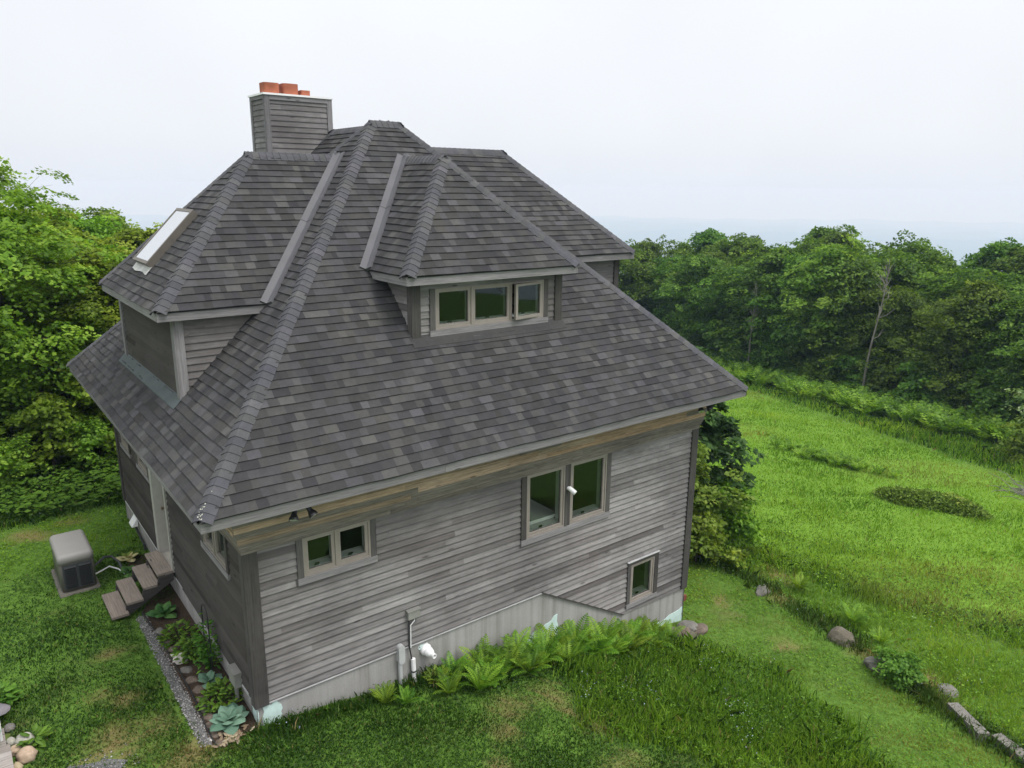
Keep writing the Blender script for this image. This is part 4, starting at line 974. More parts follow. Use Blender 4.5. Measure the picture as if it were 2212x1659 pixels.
def leafy(x, y, r, h, n, m, label, name='garden_plant', ln=.09):
    mb = MB()
    for i in range(n):
        az = rng.uniform(0, 6.28); rr = r*math.sqrt(rng.random()); p = (rr*math.cos(az), rr*math.sin(az), h*rng.uniform(.15, 1)*(1-.6*(rr/r)**2))
        if i % 6 == 0: mb.tube([(p[0]*.2, p[1]*.2, 0), p], .004, 4, .2, False)
        leaf_curve(mb, p, az+rng.uniform(-1, 1), ln*rng.uniform(.7, 1.3), ln*.55, rng.uniform(-.2, .9), .9, rng.random(), 3)
    o = mb.build(name, M[m], None, True); o.location = (x, y, gz(x, y)+.02); return tag(o, label, 'plant')
leafy(.36, 1.4, .27, .3, 190, 'herb', 'low bushy green plant between the two blue hostas')
leafy(.3, 3.35, .26, .28, 130, 'herb', 'leafy green clump in the bed beyond the quartz lump')
leafy(.36, 2.75, .26, .32, 150, 'herb', 'leafy green clump in the bed left of the trellis')
leafy(.46, 2.27, .16, .98, 170, 'herb', 'climbing green vine growing up the black trellis', 'climbing_vine', .075)
leafy(-2.1, 3.2, .22, .25, 90, 'herb', 'weedy green plant at the left edge of the lawn', 'weed_plant', .12)
leafy(-1.8, 2.0, .12, .2, 40, 'herb', 'tuft of weeds growing between the cobbles', 'weed_plant', .12)
lt = MB()
for i in range(40):
    x, y = .28+rng.gauss(0, .1), .6+rng.gauss(0, .06); leaf_curve(lt, (x, y, gz(x, y)+.04+rng.random()*.03), rng.uniform(0, 6.3), .1, .04, .2, .5, rng.random(), 3)
tag(lt.build('dry_leaf_litter', M['litter'], None), 'pale dry leaves lying under the near hosta', 'dry leaves', kind='stuff')

# ferns
def fern_verts(n, ln, r, np_=15):
    """(4-gon verts, tones) of one fern clump"""
    V = []; Tn = []
    for i in range(n):
        az = i*2.399+r.uniform(-.3, .3); L_ = ln*r.uniform(.75, 1.15); el = r.uniform(.95, 1.42); bend = r.uniform(.6, 1.5); p = np.array([math.cos(az)*.03, math.sin(az)*.03, 0]); tn = r.random()
        h = np.array([math.cos(az), math.sin(az), 0]); sd = np.array([-math.sin(az), math.cos(az), 0]); roll = r.uniform(-.3, .3)
        for k in range(np_):
            t = k/np_; a = el-bend*t**1.3; d = h*math.cos(a)+np.array([0, 0, math.sin(a)]); nn = np.cross(d, sd); q = p+d*L_/np_
            w = sd*.004
            V += [p-w, p+w, q+w, q-w]; Tn.append(tn*.5)
            pl = L_*.22*math.sin(math.pi*min(1, .12+t*.9))**.8*(1 if t > .1 else 0); 
            if pl > .004:
                for s in (-1, 1):
                    e = sd*s*math.cos(roll)+nn*s*math.sin(roll); dirp = e*.9+d*.45; tip = p+dirp*pl-np.array([0, 0, .12*pl]); mid = p+dirp*pl*.4; wd = d*L_/np_*.52
                    V += [p, mid-wd*.9, tip, mid+wd*.9]; Tn.append(np.clip(tn+r.uniform(-.2, .25), 0, 1))
            p = q
    return np.array(V), np.array(Tn)
fern_src = []
for sd_ in range(4):
    v, t_ = fern_verts(14, .64, np.random.default_rng(100+sd_)); fern_src.append(np_mesh('fern', v, 4, t_, M['fern']))
FERN = [(3.55, .35, .8), (3.3, .05, .75), (3.75, -.1, .95), (4.1, .3, 1.05), (4.0, -.05, .8), (4.45, .1, 1.1), (4.8, .35, 1.0), (4.7, -.12, .9), (5.1, .05, 1.0), (5.45, .3, 1.1), (5.5, -.1, .85), (5.85, .15, 1.0), (6.15, .35, 1.1), (6.3, 0, .9), (6.6, .2, 1.15), (6.95, .35, 1.0), (7.05, 0, .95), (7.35, .25, 1.05), (7.7, .35, .95), (7.8, .05, .9), (8.1, .3, .85), (8.4, .15, .75), (2.35, .3, .6), (2.6, .15, .55), (13.4, .4, .9), (12.9, -1.2, .95), (12.6, -2.0, .7), (13.0, 2.1, .7)]
rf = random.Random(3)
FERN += [(rf.uniform(3.2, 8.3), rf.uniform(-.12, .42), rf.uniform(.5, .85)) for _ in range(22)]
for i, (x, y, sc) in enumerate(FERN):
    src = fern_src[i % 4]
    o = src if i < 4 else src.copy()
    if i >= 4: COL.objects.link(o)
    o.location = (x, y, gz(x, y)); o.rotation_euler = (0, 0, i*1.7); sc *= .82; o.scale = (sc, sc, sc*1.0)
    if i < 22 or i > 27: tag(o, 'bright green fern in the row along the front foundation', 'fern', 'ferns along the foundation')
    else: tag(o, {22: 'small fern left of the grey conduit by the front wall', 23: 'small fern just right of the lone one before the conduit', 24: 'yellow green fern standing above the bank near the flat stone', 25: 'yellow green fern right of the brown boulder', 26: 'small fern on the bank below the boulder', 27: 'small fern near the bushes at the top of the bank'}[i], 'fern')

# ------------------------------------------------------------------ trees
def crown(seed, H, R, base, nbr, nsp, nlf, leaf, spr, droop=.25, lobes=5, flat=.2, conic=0):
    r = np.random.default_rng(seed); V = []; Tn = []
    lob = [(r.uniform(0, 6.28), r.uniform(.1, .95), r.uniform(.75, 1.25)) for _ in range(lobes*2)]
    bk = MB(); lean = r.normal(0, .03, 2); trunk = lambda z: np.array([lean[0]*z+.1*math.sin(z*.7+seed), lean[1]*z+.1*math.cos(z*.6+seed), z])
    tp = [trunk(z) for z in np.linspace(-.3, H*.93, 9)]; tr0 = .013*H+.03
    bk.tube(tp, [max(.012, tr0*(1-.93*i/8)) for i in range(9)], 7, cap=False)
    tk = bk; br = MB(); tips = []
    for i in range(nbr):
        t = base+(1-base)*((i+.5)/nbr)**.85*.97; az = i*2.399+r.uniform(-.5, .5); u = (t-base)/(1-base)
        prof = (math.sin(math.pi*min(1, .18+.80*u))**.7)*(1-conic)+conic*(1.05-u)
        lobf = 1+.38*sum(math.cos(az-la)*math.exp(-((u-lu)/.22)**2)*ls for la, lu, ls in lob)/2.2
        ln = R*prof*lobf*r.uniform(.72, 1.1); el = r.uniform(.1, .6)*(1-conic)+.35*u
        p0 = trunk(t*H*.92); pts = [p0]; d = np.array([math.cos(az)*math.cos(el), math.sin(az)*math.cos(el), math.sin(el)])
        for k in range(4):
            d = d+np.array([r.normal(0, .12), r.normal(0, .12), .02-.1*k*droop]); d /= np.linalg.norm(d); pts.append(pts[-1]+d*ln/4)
        rb = max(.008, tr0*.32*(1-u*.7)); br.tube(pts, [rb, rb*.7, rb*.5, rb*.3, rb*.12], 5, cap=False)
        for k in range(1, 5): tips.append((pts[k], d, k/4, ln, u))
        for q in range(3):
            b0 = pts[1+q]; d2 = d+r.normal(0, .6, 3); d2[2] = abs(d2[2])*.5; d2 /= np.linalg.norm(d2); e = b0+d2*ln*.33; br.tube([b0, e], [rb*.35, rb*.1], 4, cap=False); tips += [(e, d2, .9, ln, u)]*2
    tips.append((trunk(H*.93), np.array([0, 0, 1.]), 1, R*.3, 1)); tips.append((trunk(H*.88), np.array([0, 0, 1.]), 1, R*.3, 1))
    W = np.array([.25+t[2] for t in tips]); W /= W.sum(); ch = r.choice(len(tips), nsp, p=W)
    for c in ch:
        p, d, k, ln, u = tips[c]; p = p+r.normal(0, .16*max(ln, .5), 3)*np.array([1, 1, .7]); s = spr*r.uniform(.65, 1.3); tone0 = np.clip(r.normal(.45, .2), 0, 1)
        nl = max(4, int(nlf*r.uniform(.6, 1.3))); out = p-trunk(min(max(p[2], 0), H)); out[2] = 0; no = np.linalg.norm(out); out = out/no if no > .05 else np.array([1., 0, 0])
        nrm = np.array([0, 0, 1.])+out*.32+r.normal(0, .2, 3); nrm /= np.linalg.norm(nrm); x = np.cross(nrm, [.3, .9, .1]); x /= np.linalg.norm(x); y = np.cross(nrm, x)
        th = r.uniform(0, 6.283, nl); rad = s*np.sqrt(r.random(nl)); ctr = p+np.outer(rad*np.cos(th), x)+np.outer(rad*np.sin(th), y)+np.outer(r.normal(0, s*flat*.5, nl)-rad*droop, nrm)
        ln_n = nrm+r.normal(0, .42, (nl, 3)); ln_n /= np.linalg.norm(ln_n, axis=1)[:, None]
        ax = np.outer(np.cos(th), x)+np.outer(np.sin(th), y)+r.normal(0, .5, (nl, 3)); ax -= ln_n*(ax*ln_n).sum(1)[:, None]; ax /= np.linalg.norm(ax, axis=1)[:, None]; sd = np.cross(ln_n, ax)
        L_ = leaf*r.uniform(.65, 1.3, nl)[:, None]
        q = np.stack([ctr-ax*L_*.5, ctr-sd*L_*.36-ax*L_*.05-ln_n*L_*.08, ctr+ax*L_*.5-ln_n*L_*.1, ctr+sd*L_*.36-ax*L_*.05-ln_n*L_*.08], 1)
        V.append(q.reshape(-1, 3)); Tn.append(np.clip(tone0+r.normal(0, .2, nl), 0, 1))
    return np.concatenate(V), np.concatenate(Tn), tk, br
def tree_proto(name, label, cat, m, group=None, bark='bark', **kw):
    v, t_, tk, br = crown(**kw); root = thing(name, label, cat, (0, 0, -200), 0, group)
    t = tk.build('trunk', M[bark], root, True); br.build('branch', M[bark], t, True); np_mesh('crown', v, 4, t_, M[m], root)
    return root
class Grove:
    def __init__(s, protos): s.p = protos; s.used = set()
    def place(s, k, x, y, rz, sc, label, dz=0):
        p = s.p[k % len(s.p)]; loc = (x, y, gz(x, y)+dz)
        if k % len(s.p) in s.used: return dup(p, loc, rz, sc, label)
        s.used.add(k % len(s.p)); p.location = loc; p.rotation_euler = (0, 0, rz); p.scale = sc if isinstance(sc, tuple) else (sc, sc, sc); p['label'] = label; return p

LEFT_LABEL = 'fresh green maple in the wood left of the house'
near = Grove([tree_proto('maple_tree', LEFT_LABEL, 'tree', 'leaf_near', 'trees of the left wood', seed=s_, H=7.6, R=2.5, base=.1, nbr=36, nsp=520, nlf=60, leaf=.125, spr=.45) for s_ in (1, 2, 3)]
             + [tree_proto('maple_tree', LEFT_LABEL, 'tree', 'leaf_light', 'trees of the left wood', seed=9, H=7.0, R=1.9, base=.15, nbr=30, nsp=330, nlf=52, leaf=.12, spr=.4)])
NEAR = [(-.6, 14.3, 0, 1.0), (1.9, 15.3, 1, .92), (-2.9, 15.2, 2, 1.13), (.7, 17.2, 3, 1.02), (3.9, 16.8, 0, .9), (-1.4, 18.2, 1, 1.12), (2.8, 19.3, 2, 1.0), (5.6, 19.0, 3, 1.0), (-4.5, 17.6, 0, 1.12), (.9, 21.5, 0, 1.05), (4.4, 22.5, 1, 1.08), (7.6, 21.5, 2, .98), (-3.2, 22, 3, 1.2), (2.4, 25, 2, 1.15), (6.6, 26, 0, 1.1), (9.8, 24.5, 1, 1.0), (12.5, 27, 3, 1.05), (-6.2, 14.2, 1, 1.15), (-6.8, 19.5, 2, 1.2), (-.2, 27, 1, 1.25), (4.6, 29, 3, 1.3)]
for i, (x, y, k, sc) in enumerate(NEAR):
    sc *= .92 if x > .3 else 1
    near.place(k, x, y, i*2.1, (sc, sc, sc*rng.uniform(.85, .97)), LEFT_LABEL)
# saplings filling the wood's edge
sap = Grove([tree_proto('sapling', 'leafy sapling at the shady edge of the left wood', 'tree', 'leaf_near', 'saplings at the left wood edge', seed=31+s_, H=2.6, R=1.15, base=.12, nbr=16, nsp=95, nlf=34, leaf=.15, spr=.36) for s_ in range(2)])
for i, (x, y, sc) in enumerate(((-1.9, 13.0, 1.0), (-.2, 12.9, .8), (1.3, 13.6, 1.15), (2.6, 13.4, .9), (-3.4, 13.4, 1.2), (.5, 12.6, .55), (-1.0, 12.5, .5), (3.6, 14.2, 1.1), (-4.6, 12.6, 1.0))):
    sap.place(i, x, y, i*1.3, sc, 'leafy sapling at the shady edge of the left wood')
# tall tree just outside the left edge, one bough reaching into the sky
tb = tree_proto('tall_tree', 'tall tree at the far left whose bough tips show against the sky', 'tree', 'leaf_near', seed=77, H=10.8, R=2.1, base=.35, nbr=26, nsp=150, nlf=34, leaf=.15, spr=.45)
tb.location = (-2.95, 11.8, gz(-2.95, 11.8)); tb.rotation_euler = (0, 0, .6)

far_l = 'mid green maple in the wood beyond the meadow'
FARG = 'trees of the wood beyond the meadow'
far = Grove([tree_proto('broadleaf_tree', far_l, 'tree', 'leaf_far', FARG, seed=50+s_, H=10.6, R=3.6, base=.06, nbr=42, nsp=520, nlf=58, leaf=.23, spr=.72, droop=.3, lobes=6) for s_ in range(5)])
r_ = random.Random(5)
base_pts = [Vector((x, y)) for x, y in ((37.5, -9.5), (40.5, -2.5), (44.5, 5.0), (45.5, 11.0), (47.2, 18), (49.8, 28), (52, 38), (53, 50))]
def along(s):
    i = min(int(s), len(base_pts)-2); return base_pts[i].lerp(base_pts[i+1], s-i)
n_far = 0
for row, (off, cnt, h0) in enumerate(((1.2, 18, .95), (4.8, 16, 1.04), (9.5, 14, 1.12), (15, 12, 1.22))):
    for i in range(cnt):
        p = along((i+.5+r_.uniform(-.25, .25))/cnt*(len(base_pts)-1)); x, y = p.x+off+r_.uniform(-.8, .8), p.y+r_.uniform(-.8, .8)
        sc = h0*r_.uniform(.88, 1.08)*float(np.interp(y, [-8, 3, 12, 25], [.58, .69, .84, .97])); far.place(n_far*3+row, x, y, r_.uniform(0, 6.3), (sc*r_.uniform(.85, 1.1), sc*r_.uniform(.85, 1.1), sc), far_l); n_far += 1
# the wood carries on behind the house towards the left wood
bk_pts = [Vector(q) for q in ((52, 55), (45, 58), (37, 55), (29, 48), (22, 40), (15, 33))]
for row in range(2):
    for i in range(12):
        u_ = (i+.5)/12*(len(bk_pts)-1); p = bk_pts[int(u_)].lerp(bk_pts[int(u_)+1], u_-int(u_)); sc = r_.uniform(.75, .92)
        far.place(n_far*3+row, p.x+row*3.5+r_.uniform(-1, 1), p.y+row*4.5+r_.uniform(-1, 1), r_.uniform(0, 6.3), sc, far_l); n_far += 1
# understory along the front of that wood
und = Grove([tree_proto('understory_shrub', 'leafy shrub in the understory of the far wood', 'shrub', 'leaf_far', 'understory shrubs of the far wood', seed=90+s_, H=3.4, R=1.7, base=.05, nbr=16, nsp=120, nlf=44, leaf=.22, spr=.55) for s_ in range(2)])
for i in range(44):
    p = along((i+.5)/44*(len(base_pts)-1)); und.place(i, p.x-.6+r_.uniform(-.7, .7), p.y+r_.uniform(-.5, .5), r_.uniform(0, 6.3), r_.uniform(.55, 1.05), 'leafy shrub in the understory of the far wood')
# one lighter tree standing out in the far wood
lt_ = tree_proto('light_green_tree', 'brightest yellow green tree standing out in the far wood', 'tree', 'leaf_light', seed=61, H=10.8, R=3.0, base=.3, nbr=34, nsp=400, nlf=52, leaf=.23, spr=.72)
lt_.location = (48.2, 20.6, gz(48.2, 20.6))
def bare_tree(x, y, H, seed, label):
    r = random.Random(seed); root = thing('dead_tree', label, 'tree', (x, y, gz(x, y))); m = MB()
    tp = [Vector((.25*math.sin(z*.5+seed), .25*math.cos(z*.4), z)) for z in np.linspace(-.2, H, 10)]; m.tube(tp, [.075*(1-.9*i/9)+.012 for i in range(10)], 6); m.build('trunk', M['bark_pale'], root, True)
    b = MB()
    for i in range(18):
        z = H*r.uniform(.45, .97); az = r.uniform(0, 6.28); ln = r.uniform(.6, 1.9)*(1.2-z/H); p = Vector((.25*math.sin(z*.5+seed), .25*math.cos(z*.4), z)); d = Vector((math.cos(az), math.sin(az), r.uniform(.5, 1.2))).normalized(); q = p+d*ln
        b.tube([p, p+d*ln*.5, q+Vector((0, 0, .2))], [.03, .02, .01], 5, cap=False); b.tube([p+d*ln*.5, p+d*ln*.5+Vector((r.uniform(-.5, .5), r.uniform(-.5, .5), .5))], [.025, .008], 4, cap=False)
    b.build('branch', M['bark_pale'], root, True)
bare_tree(45.0, 15.2, 9.3, 3, 'taller bleached dead tree standing before the far wood')
bare_tree(46.9, 25.5, 7.0, 8, 'thin pale dead trunk at the edge of the far wood, nearer the roof')

# bushes right of the house corner
ev = tree_proto('evergreen_bush', 'tall dark evergreen behind the right house corner', 'bush', 'leaf_dark', seed=21, H=5.6, R=1.75, base=.03, nbr=40, nsp=420, nlf=42, leaf=.2, spr=.33, droop=.5, conic=.55)
ev.location = (14.3, 4.9, gz(14.3, 4.9))
yb = tree_proto('yellow_green_bush', 'yellow green leafy bush in front of the dark evergreen', 'bush', 'leaf_light', seed=22, H=3.2, R=1.15, base=.05, nbr=26, nsp=230, nlf=36, leaf=.13, spr=.3)
yb.location = (12.75, 3.65, gz(12.75, 3.65))
lb = tree_proto('low_bush', 'lower mid green bush right of the evergreen', 'bush', 'leaf_near', seed=23, H=1.9, R=1.0, base=.05, nbr=22, nsp=170, nlf=34, leaf=.11, spr=.28)
lb.location = (14.2, 3.0, gz(14.2, 3.0))
lb2 = tree_proto('low_bush', 'small green bush nearest the house right of its corner', 'bush', 'leaf_near', seed=24, H=1.2, R=.9, base=.05, nbr=18, nsp=110, nlf=34, leaf=.12, spr=.26)
lb2.location = (12.6, 2.75, gz(12.6, 2.75))
bs = tree_proto('bank_shrub', 'round dark green shrub on the bank between stones and timbers', 'shrub', 'herb', seed=25, H=.75, R=.5, base=.05, nbr=18, nsp=110, nlf=36, leaf=.09, spr=.2)
bs.scale = (.78, .78, .7); bs.location = (11.35, -3.1, gz(11.35, -3.1))
pb = tree_proto('pale_shrub', 'pale flowering shrub at the right photo edge by the wood', 'shrub', 'leaf_pale', seed=26, H=3.4, R=1.7, base=.05, nbr=24, nsp=210, nlf=34, leaf=.17, spr=.42)
pb.location = (37.3, 2.35, gz(37.3, 2.35))
pb2 = tree_proto('low_shrub', 'low yellow green shrub in front of the pale flowering one', 'shrub', 'leaf_light', seed=27, H=1.6, R=1.7, base=.05, nbr=20, nsp=150, nlf=34, leaf=.16, spr=.4)
pb2.location = (35.8, 2.9, gz(35.8, 2.9))
# dead brush at the right edge
db = MB()
for i in range(170):
    az = rng.uniform(0, 6.28); el = rng.uniform(-.02, .8); p = Vector((rng.gauss(0, .5), rng.gauss(0, .5), 0)); d = Vector((math.cos(az)*math.cos(el), math.sin(az)*math.cos(el), math.sin(el))); ln = rng.uniform(.5, 1.6)
    db.tube([p, p+d*ln*.6, p+d*ln+Vector((0, 0, -.15*ln))], [.016, .011, .005], 4, rng.random(), False)
o = db.build('dead_brush', M['bark_pale'], None); o.location = (29.9, .35, gz(29.9, .35)); tag(o, 'grey heap of dead brush at the right photo edge', 'brush')
# spreading juniper mat in the meadow
v = []; t_ = []
jr = np.random.default_rng(4)
for i in range(2600):
    a = jr.uniform(0, 6.283); q = math.sqrt(jr.random()); x = 1.8*q*math.cos(a); y = .62*q*math.sin(a)+.25*math.sin(x*1.4); h = .42*(1-q**3)*jr.uniform(.6, 1.1)+.05
    if jr.random() < .08: continue
    for k in range(5):
        d = jr.normal(0, 1, 3); d[2] = abs(d[2])*.6; d /= np.linalg.norm(d); s = np.cross(d, jr.normal(0, 1, 3)); s /= np.linalg.norm(s); c = np.array([x, y, h])+jr.normal(0, .05, 3); ln = jr.uniform(.08, .17)
        v += [c, c+d*ln*.5+s*.025, c+d*ln, c+d*ln*.5-s*.025]; t_.append(np.clip(jr.normal(.42, .2)+(.35 if (x-.7)**2+(y-.35)**2 < .16 and jr.random() < .5 else 0), 0, 1))
o = np_mesh('juniper_mat', np.array(v), 4, np.array(t_), M['juniper']); o.location = (24.25, 2.1, gz(24.25, 2.1)-.05); o.rotation_euler = (0, .0, math.radians(-83))
tag(o, 'low spreading brownish juniper patch in the open meadow', 'juniper')

# ------------------------------------------------------------------ grass and other ground cover
def zones(x, y):
    """height, dryness, which material (0 lawn, 1 meadow)"""
    nz = lambda f, s: np.sin(x*f+s)*np.sin(y*f*1.13+s*1.7)
    bx = np.interp(y, BANK_Y, BANK_X)+.12*nz(2.3, 1); mx = np.interp(y, MND_Y, MND_X)+.15*nz(2.9, 2); fx = np.interp(y, FLD_Y, FLD_X)+.1*nz(1.7, 3); mw = np.interp(y, MOW_Y, MOW_X)+.3*nz(.7, 4); fr = np.interp(y, FRN_Y, FRN_X)
    x0_ = x; x = x+NR.normal(0, .13, len(x)); y = y+NR.normal(0, .08, len(y))
    h = np.full_like(x, .05); dry = np.zeros_like(x); mat = np.zeros_like(x)
    long_ = (x > 5.0+.5*nz(1.9, 5)+np.clip(-y-1.5, 0, 3)*.4) & (x < mx) & (y < .5)
    h = np.where(long_, .2+.07*nz(1.3, 6), h); mat = np.where(long_ & (NR.random(len(x)) < .72), 1, mat)
    edge_ = (x > .7) & (x < 5.2) & (y < .6) & (y > .3); h = np.where(edge_, .16, h)
    path = (x >= mx) & (x < bx); h = np.where(path, .05, h); dry = np.where(path, .22+.2*np.clip(nz(3.1, 7)+nz(1.2, 8), 0, 1), dry); mat = np.where(path, 1, mat)
    bank = (x >= bx) & (x < fx); h = np.where(bank, .13+.05*nz(1.9, 9), h); mat = np.where(bank, 1, mat); dry = np.where(bank, .05, dry)
    rim = (x >= bx) & (x < bx+.5); h = np.where(rim, .24, h); mat = np.where(rim, 0, mat)
    fieldm = (x >= fx) & (x < mw); h = np.where(fieldm, .1+.025*nz(.8, 10), h); mat = np.where(fieldm, 1, mat)
    rim2 = (x >= fx) & (x < fx+1.6); mat = np.where(rim2 & (NR.random(len(x)) < .3), 0, mat); h = np.where(rim2, .24-.08*(x-fx), h)
    mid_ = (x >= fx+1.6) & (x < 20); mat = np.where(mid_ & (NR.random(len(x)) < .12), 0, mat)
    h = np.where((x >= mw), .3, h); mat = np.where((x >= mw) & (NR.random(len(x)) < .35), 0, mat); mat = np.where(x >= fr, 0, np.where(x >= mw, np.where(NR.random(len(x)) < .35, 0, 1), mat))
    dry = np.where(fieldm, np.clip(.9*np.sin(x*.31+y*.43)*np.sin(x*.17-y*.29+1)-.25, 0, .35), dry)
    back = (y > 9.7+.25*nz(1.5, 11)) & (x < 9); h = np.where(back, .2, h); mat = np.where(back, 0, mat)
    lawn_b = (y > 6.2) & (y <= 9.7) & (x < .6); mat = np.where(lawn_b & (y > 7.2), 1, mat)
    dry = np.maximum(dry, np.where(x < 14, dryness(x, y), 0)); h = np.where(dry > .5, np.minimum(h, .045), h)
    return h, dry, mat
def scatter(n, dmin, dmax, az0, az1):
    d = np.exp(NR.uniform(math.log(dmin), math.log(dmax), n)); a = NR.uniform(az0, az1, n)
    x = CAM_POS[0]+d*np.cos(a); y = CAM_POS[1]+d*np.sin(a)
    ok = ~((x > .6) & (x < WX1+.02) & (y > .6) & (y < WY1+.02))
    ok &= ~((x > -.06) & (x < .65) & (y > .6) & (y < 4.6)); ok &= ~((x > -1.03) & (x < -.38) & (y > 5.86) & (y < 7.06)); ok &= ~((x < -2.04) & (y < 2.5) & (y > .9))
    gs = (x > -.2) & (x < .05) & (y > .7) & (y < 4.4); ok &= ~(gs & (NR.random(n) < .45+.4*np.sin(y*5.3)**2))
    gp = (x > -1.9) & (x < -1.0) & (y > .6) & (y < 1.3); ok &= ~(gp & (NR.random(n) < .6))
    return x[ok], y[ok], d[ok]
def blades(n, dmin, dmax, az0, az1):
    x, y, d = scatter(n, dmin, dmax, az0, az1); n = len(x); h, dry, mat = zones(x, y)
    dens = np.clip(1-dry*.4, .3, 1); keep = NR.random(n) < dens; x, y, d, h, dry, mat = (q[keep] for q in (x, y, d, h, dry, mat)); n = len(x)
    z = terrain(x, y)+np.where(np.hypot(x-3, y) < 24, .02*np.sin(x*3.1+y*1.7)*np.sin(y*2.3-x*.9), 0)-.012
    f = np.maximum(1, d/17); lump = .5+.5*np.sin(x*2.1+1.3*np.sin(y*1.7))*np.sin(y*2.6+1.1*np.sin(x*1.9)); H = h*(.7+.75*lump**2)*NR.uniform(.55, 1.35, n)*np.minimum(1.2, f**.2); az = NR.uniform(0, 6.283, n); wd = .0062*f*NR.uniform(.6, 1.4, n)*(1+h*1.2); lean = np.abs(NR.normal(.45, .35, n)); la = NR.uniform(0, 6.283, n)
    b = np.stack([x, y, z], 1); sd = np.stack([np.cos(az), np.sin(az), np.zeros(n)], 1)*wd[:, None]
    ld = np.stack([np.cos(la), np.sin(la), np.zeros(n)], 1)
    mid = b+ld*(H*lean*.35)[:, None]+np.stack([np.zeros(n)]*2+[H*.62], 1); tip = b+ld*(H*lean)[:, None]+np.stack([np.zeros(n)]*2+[H*np.clip(1-lean*.28, .3, 1)], 1)
    V = np.stack([b-sd, b+sd, mid+sd*.75, tip, mid-sd*.75], 1)
    tone = np.clip(NR.normal(.45, .2, n)+.18*np.sin(x*1.1+2)*np.sin(y*.9+1)*(d > 14), 0, 1); dr_ = np.clip(dry*NR.uniform(.5, 1.3, n)+(NR.random(n) < .025)*.7, 0, 1)
    return V, tone, dr_, mat
def clover(n, dmin, dmax, az0, az1):
    x, y, d = scatter(n, dmin, dmax, az0, az1); n = len(x); h, dry, mat = zones(x, y)
    cl = np.sin(x*4.1+1)*np.sin(y*3.7+2)+np.sin(x*1.7+y*2.1)*.8
    k = (cl > -.3) & (dry < .4); x, y, d, h = x[k], y[k], d[k], h[k]; n = len(x); mat = mat[k]
    z = terrain(x, y)+h*NR.uniform(.25, 1.0, n); L_ = .014*np.maximum(1, d/10)*NR.uniform(.6, 1.6, n); a = NR.uniform(0, 6.283, n)
    nr = np.stack([NR.normal(0, .4, n), NR.normal(0, .4, n), np.ones(n)], 1); nr /= np.linalg.norm(nr, axis=1)[:, None]; ax = np.stack([np.cos(a), np.sin(a), np.zeros(n)], 1); ax -= nr*(ax*nr).sum(1)[:, None]; ax /= np.linalg.norm(ax, axis=1)[:, None]; sd = np.cross(nr, ax); c = np.stack([x, y, z], 1); L_ = L_[:, None]
    V = np.stack([c-ax*L_, c-sd*L_*.6-ax*L_*.1, c+sd*-.35*L_+ax*L_*.7, c+ax*L_, c+sd*L_*.6], 1)
    return V, np.clip(NR.normal(.38, .2, n)-.16*mat, 0, 1), np.zeros(n), mat
A0, A1 = math.radians(8), math.radians(99)
parts = [blades(620000, 7.0, 60, A0, A1), blades(90000, 7.0, 22, A0, A1), clover(130000, 7.0, 22, A0, A1)]
V = np.concatenate([p[0] for p in parts]); tn = np.concatenate([p[1] for p in parts]); dr_ = np.concatenate([p[2] for p in parts]); mt = np.concatenate([p[3] for p in parts])
for k_, (nm, m, lab) in enumerate((('lawn_grass', 'lawn', 'dark green mown lawn and unmown grass around the house'), ('meadow_grass', 'meadow', 'bright green grass of the path, bank and open meadow'))):
    s_ = mt == k_; o = np_mesh(nm, V[s_].reshape(-1, 3), 5, tn[s_], M[m], None, dr_[s_]); tag(o, lab, 'grass', kind='stuff')
# pale wildflowers
x, y, d = scatter(60000, 8, 22, A0, A1); h, dry, mat = zones(x, y); cl = np.sin(x*1.9+.5)*np.sin(y*2.3+1)+.6*np.sin(x*3.7-y*2.9)
k = (h > .15) & (cl > .45) & (NR.random(len(x)) < .14) & (dry < .3); x, y, h = x[k], y[k], h[k]; n = len(x)
c = np.stack([x, y, terrain(x, y)+h*NR.uniform(.8, 1.15, n)], 1); s_ = (.007*NR.uniform(.7, 1.5, n))[:, None]; a = NR.uniform(0, 6.28, n); ax = np.stack([np.cos(a), np.sin(a), NR.normal(0, .3, n)], 1)*s_; sd = np.stack([-np.sin(a), np.cos(a), NR.normal(0, .3, n)], 1)*s_
o = np_mesh('wildflowers', np.stack([c-ax, c-sd, c+ax, c+sd], 1).reshape(-1, 3), 4, np.clip(NR.uniform(0, .95, n), 0, 1), M['flower']); tag(o, 'tiny pale blue wildflowers scattered in the long grass', 'wildflowers', kind='stuff')
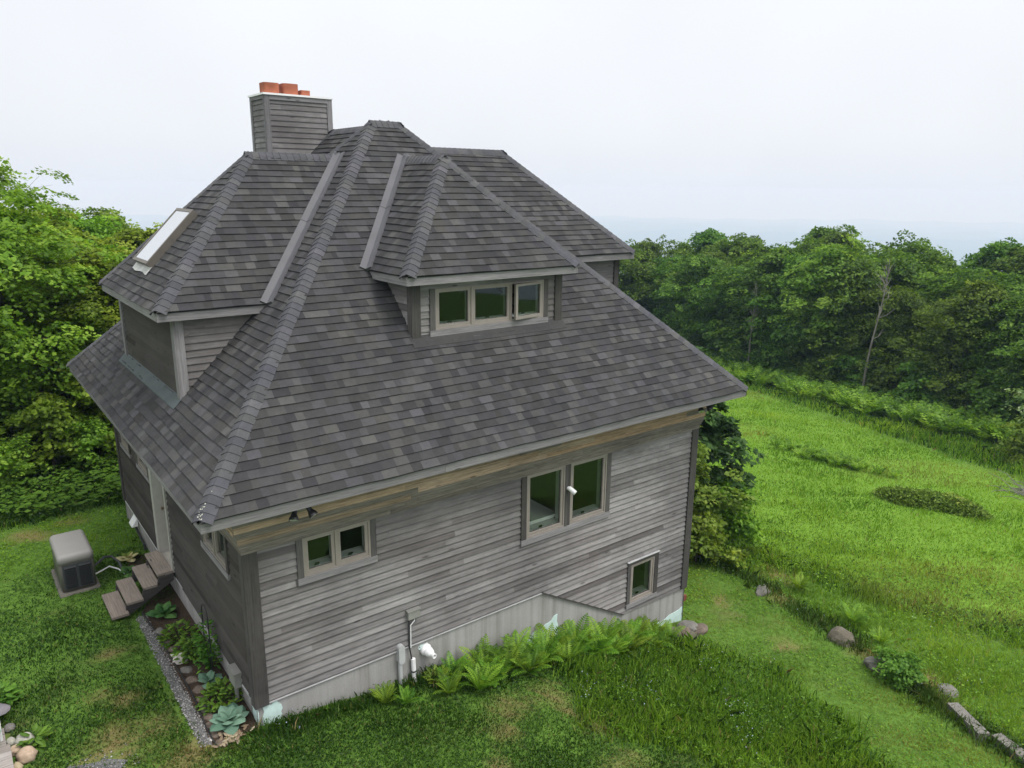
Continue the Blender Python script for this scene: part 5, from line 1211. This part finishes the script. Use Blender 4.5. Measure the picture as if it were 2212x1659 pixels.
# fern belt along the far wood, and fern patches in the meadow
fv = []; ft = []
fr_ = np.random.default_rng(8)
proto = [fern_verts(9, 1.0, np.random.default_rng(200+i), 7) for i in range(5)]
def addfern(x, y, s):
    v, t = proto[fr_.integers(5)]; a = fr_.uniform(0, 6.28); R_ = np.array([[math.cos(a), -math.sin(a), 0], [math.sin(a), math.cos(a), 0], [0, 0, 1]])
    fv.append((v*s)@R_.T+np.array([x, y, gz(x, y)])); ft.append(np.clip(t+fr_.normal(-.05, .12), 0, 1))
for i in range(800):
    y = fr_.uniform(-12, 42); x = np.interp(y, FRN_Y, FRN_X)+fr_.uniform(-.4, 3.8)+.5*math.sin(y*1.3); addfern(x, y, fr_.uniform(1.0, 1.5))
for i in range(60): addfern(26.9+fr_.normal(0, .35), 7.1+fr_.normal(0, 1.1), fr_.uniform(.35, .6))
o = np_mesh('fern_belt', np.concatenate(fv), 4, np.concatenate(ft), M['fern']); tag(o, 'belt of ferns along the edge of the far wood', 'ferns', kind='stuff')
# weeds at the foot of the left wood
wv = []; wt = []
for i in range(5200):
    x = fr_.uniform(-6, 3.5); y = 9.9+fr_.random()*3.2; z = gz(x, y)+fr_.uniform(.05, .38); c = np.array([x, y, z]); a = fr_.uniform(0, 6.28); L_ = fr_.uniform(.04, .1); nr = np.array([fr_.normal(0, .4), fr_.normal(0, .4), 1]); ax = np.array([math.cos(a), math.sin(a), 0]); sd = np.cross(nr, ax)
    wv += [c-ax*L_, c-sd*L_*.5, c+ax*L_, c+sd*L_*.5]; wt.append(np.clip(fr_.normal(.5, .2), 0, 1))
o = np_mesh('woodland_weeds', np.array(wv), 4, np.array(wt), M['herb']); tag(o, 'leafy weeds along the foot of the left wood', 'weeds', kind='stuff')

# ------------------------------------------------------------------ hazy air
HZ = 12400
k = MB(); z0, z1 = -640, 11
c8 = [(x, y, z) for z in (z0, z1) for x, y in ((-HZ, -HZ), (HZ, -HZ), (HZ, HZ), (-HZ, HZ))]
for f in ((0, 3, 2, 1), (4, 5, 6, 7), (0, 1, 5, 4), (1, 2, 6, 5), (2, 3, 7, 6), (3, 0, 4, 7)): k.face([c8[i] for i in f])
hm = bpy.data.materials.new('hazy_air'); hm.use_nodes = True; ht = hm.node_tree; ht.nodes.clear()
ho = ht.nodes.new('ShaderNodeOutputMaterial'); hv = ht.nodes.new('ShaderNodeVolumePrincipled'); ht.links.new(hv.outputs[0], ho.inputs['Volume'])
hv.inputs['Color'].default_value = (.5, .645, .93, 1); hv.inputs['Absorption Color'].default_value = (.6, .4, .0, 1); hv.inputs['Density'].default_value = .00037; hv.inputs['Anisotropy'].default_value = 0
o = k.build('haze', hm, None, weld=True); tag(o, 'pale blue summer haze filling the valley air', 'haze', kind='stuff')
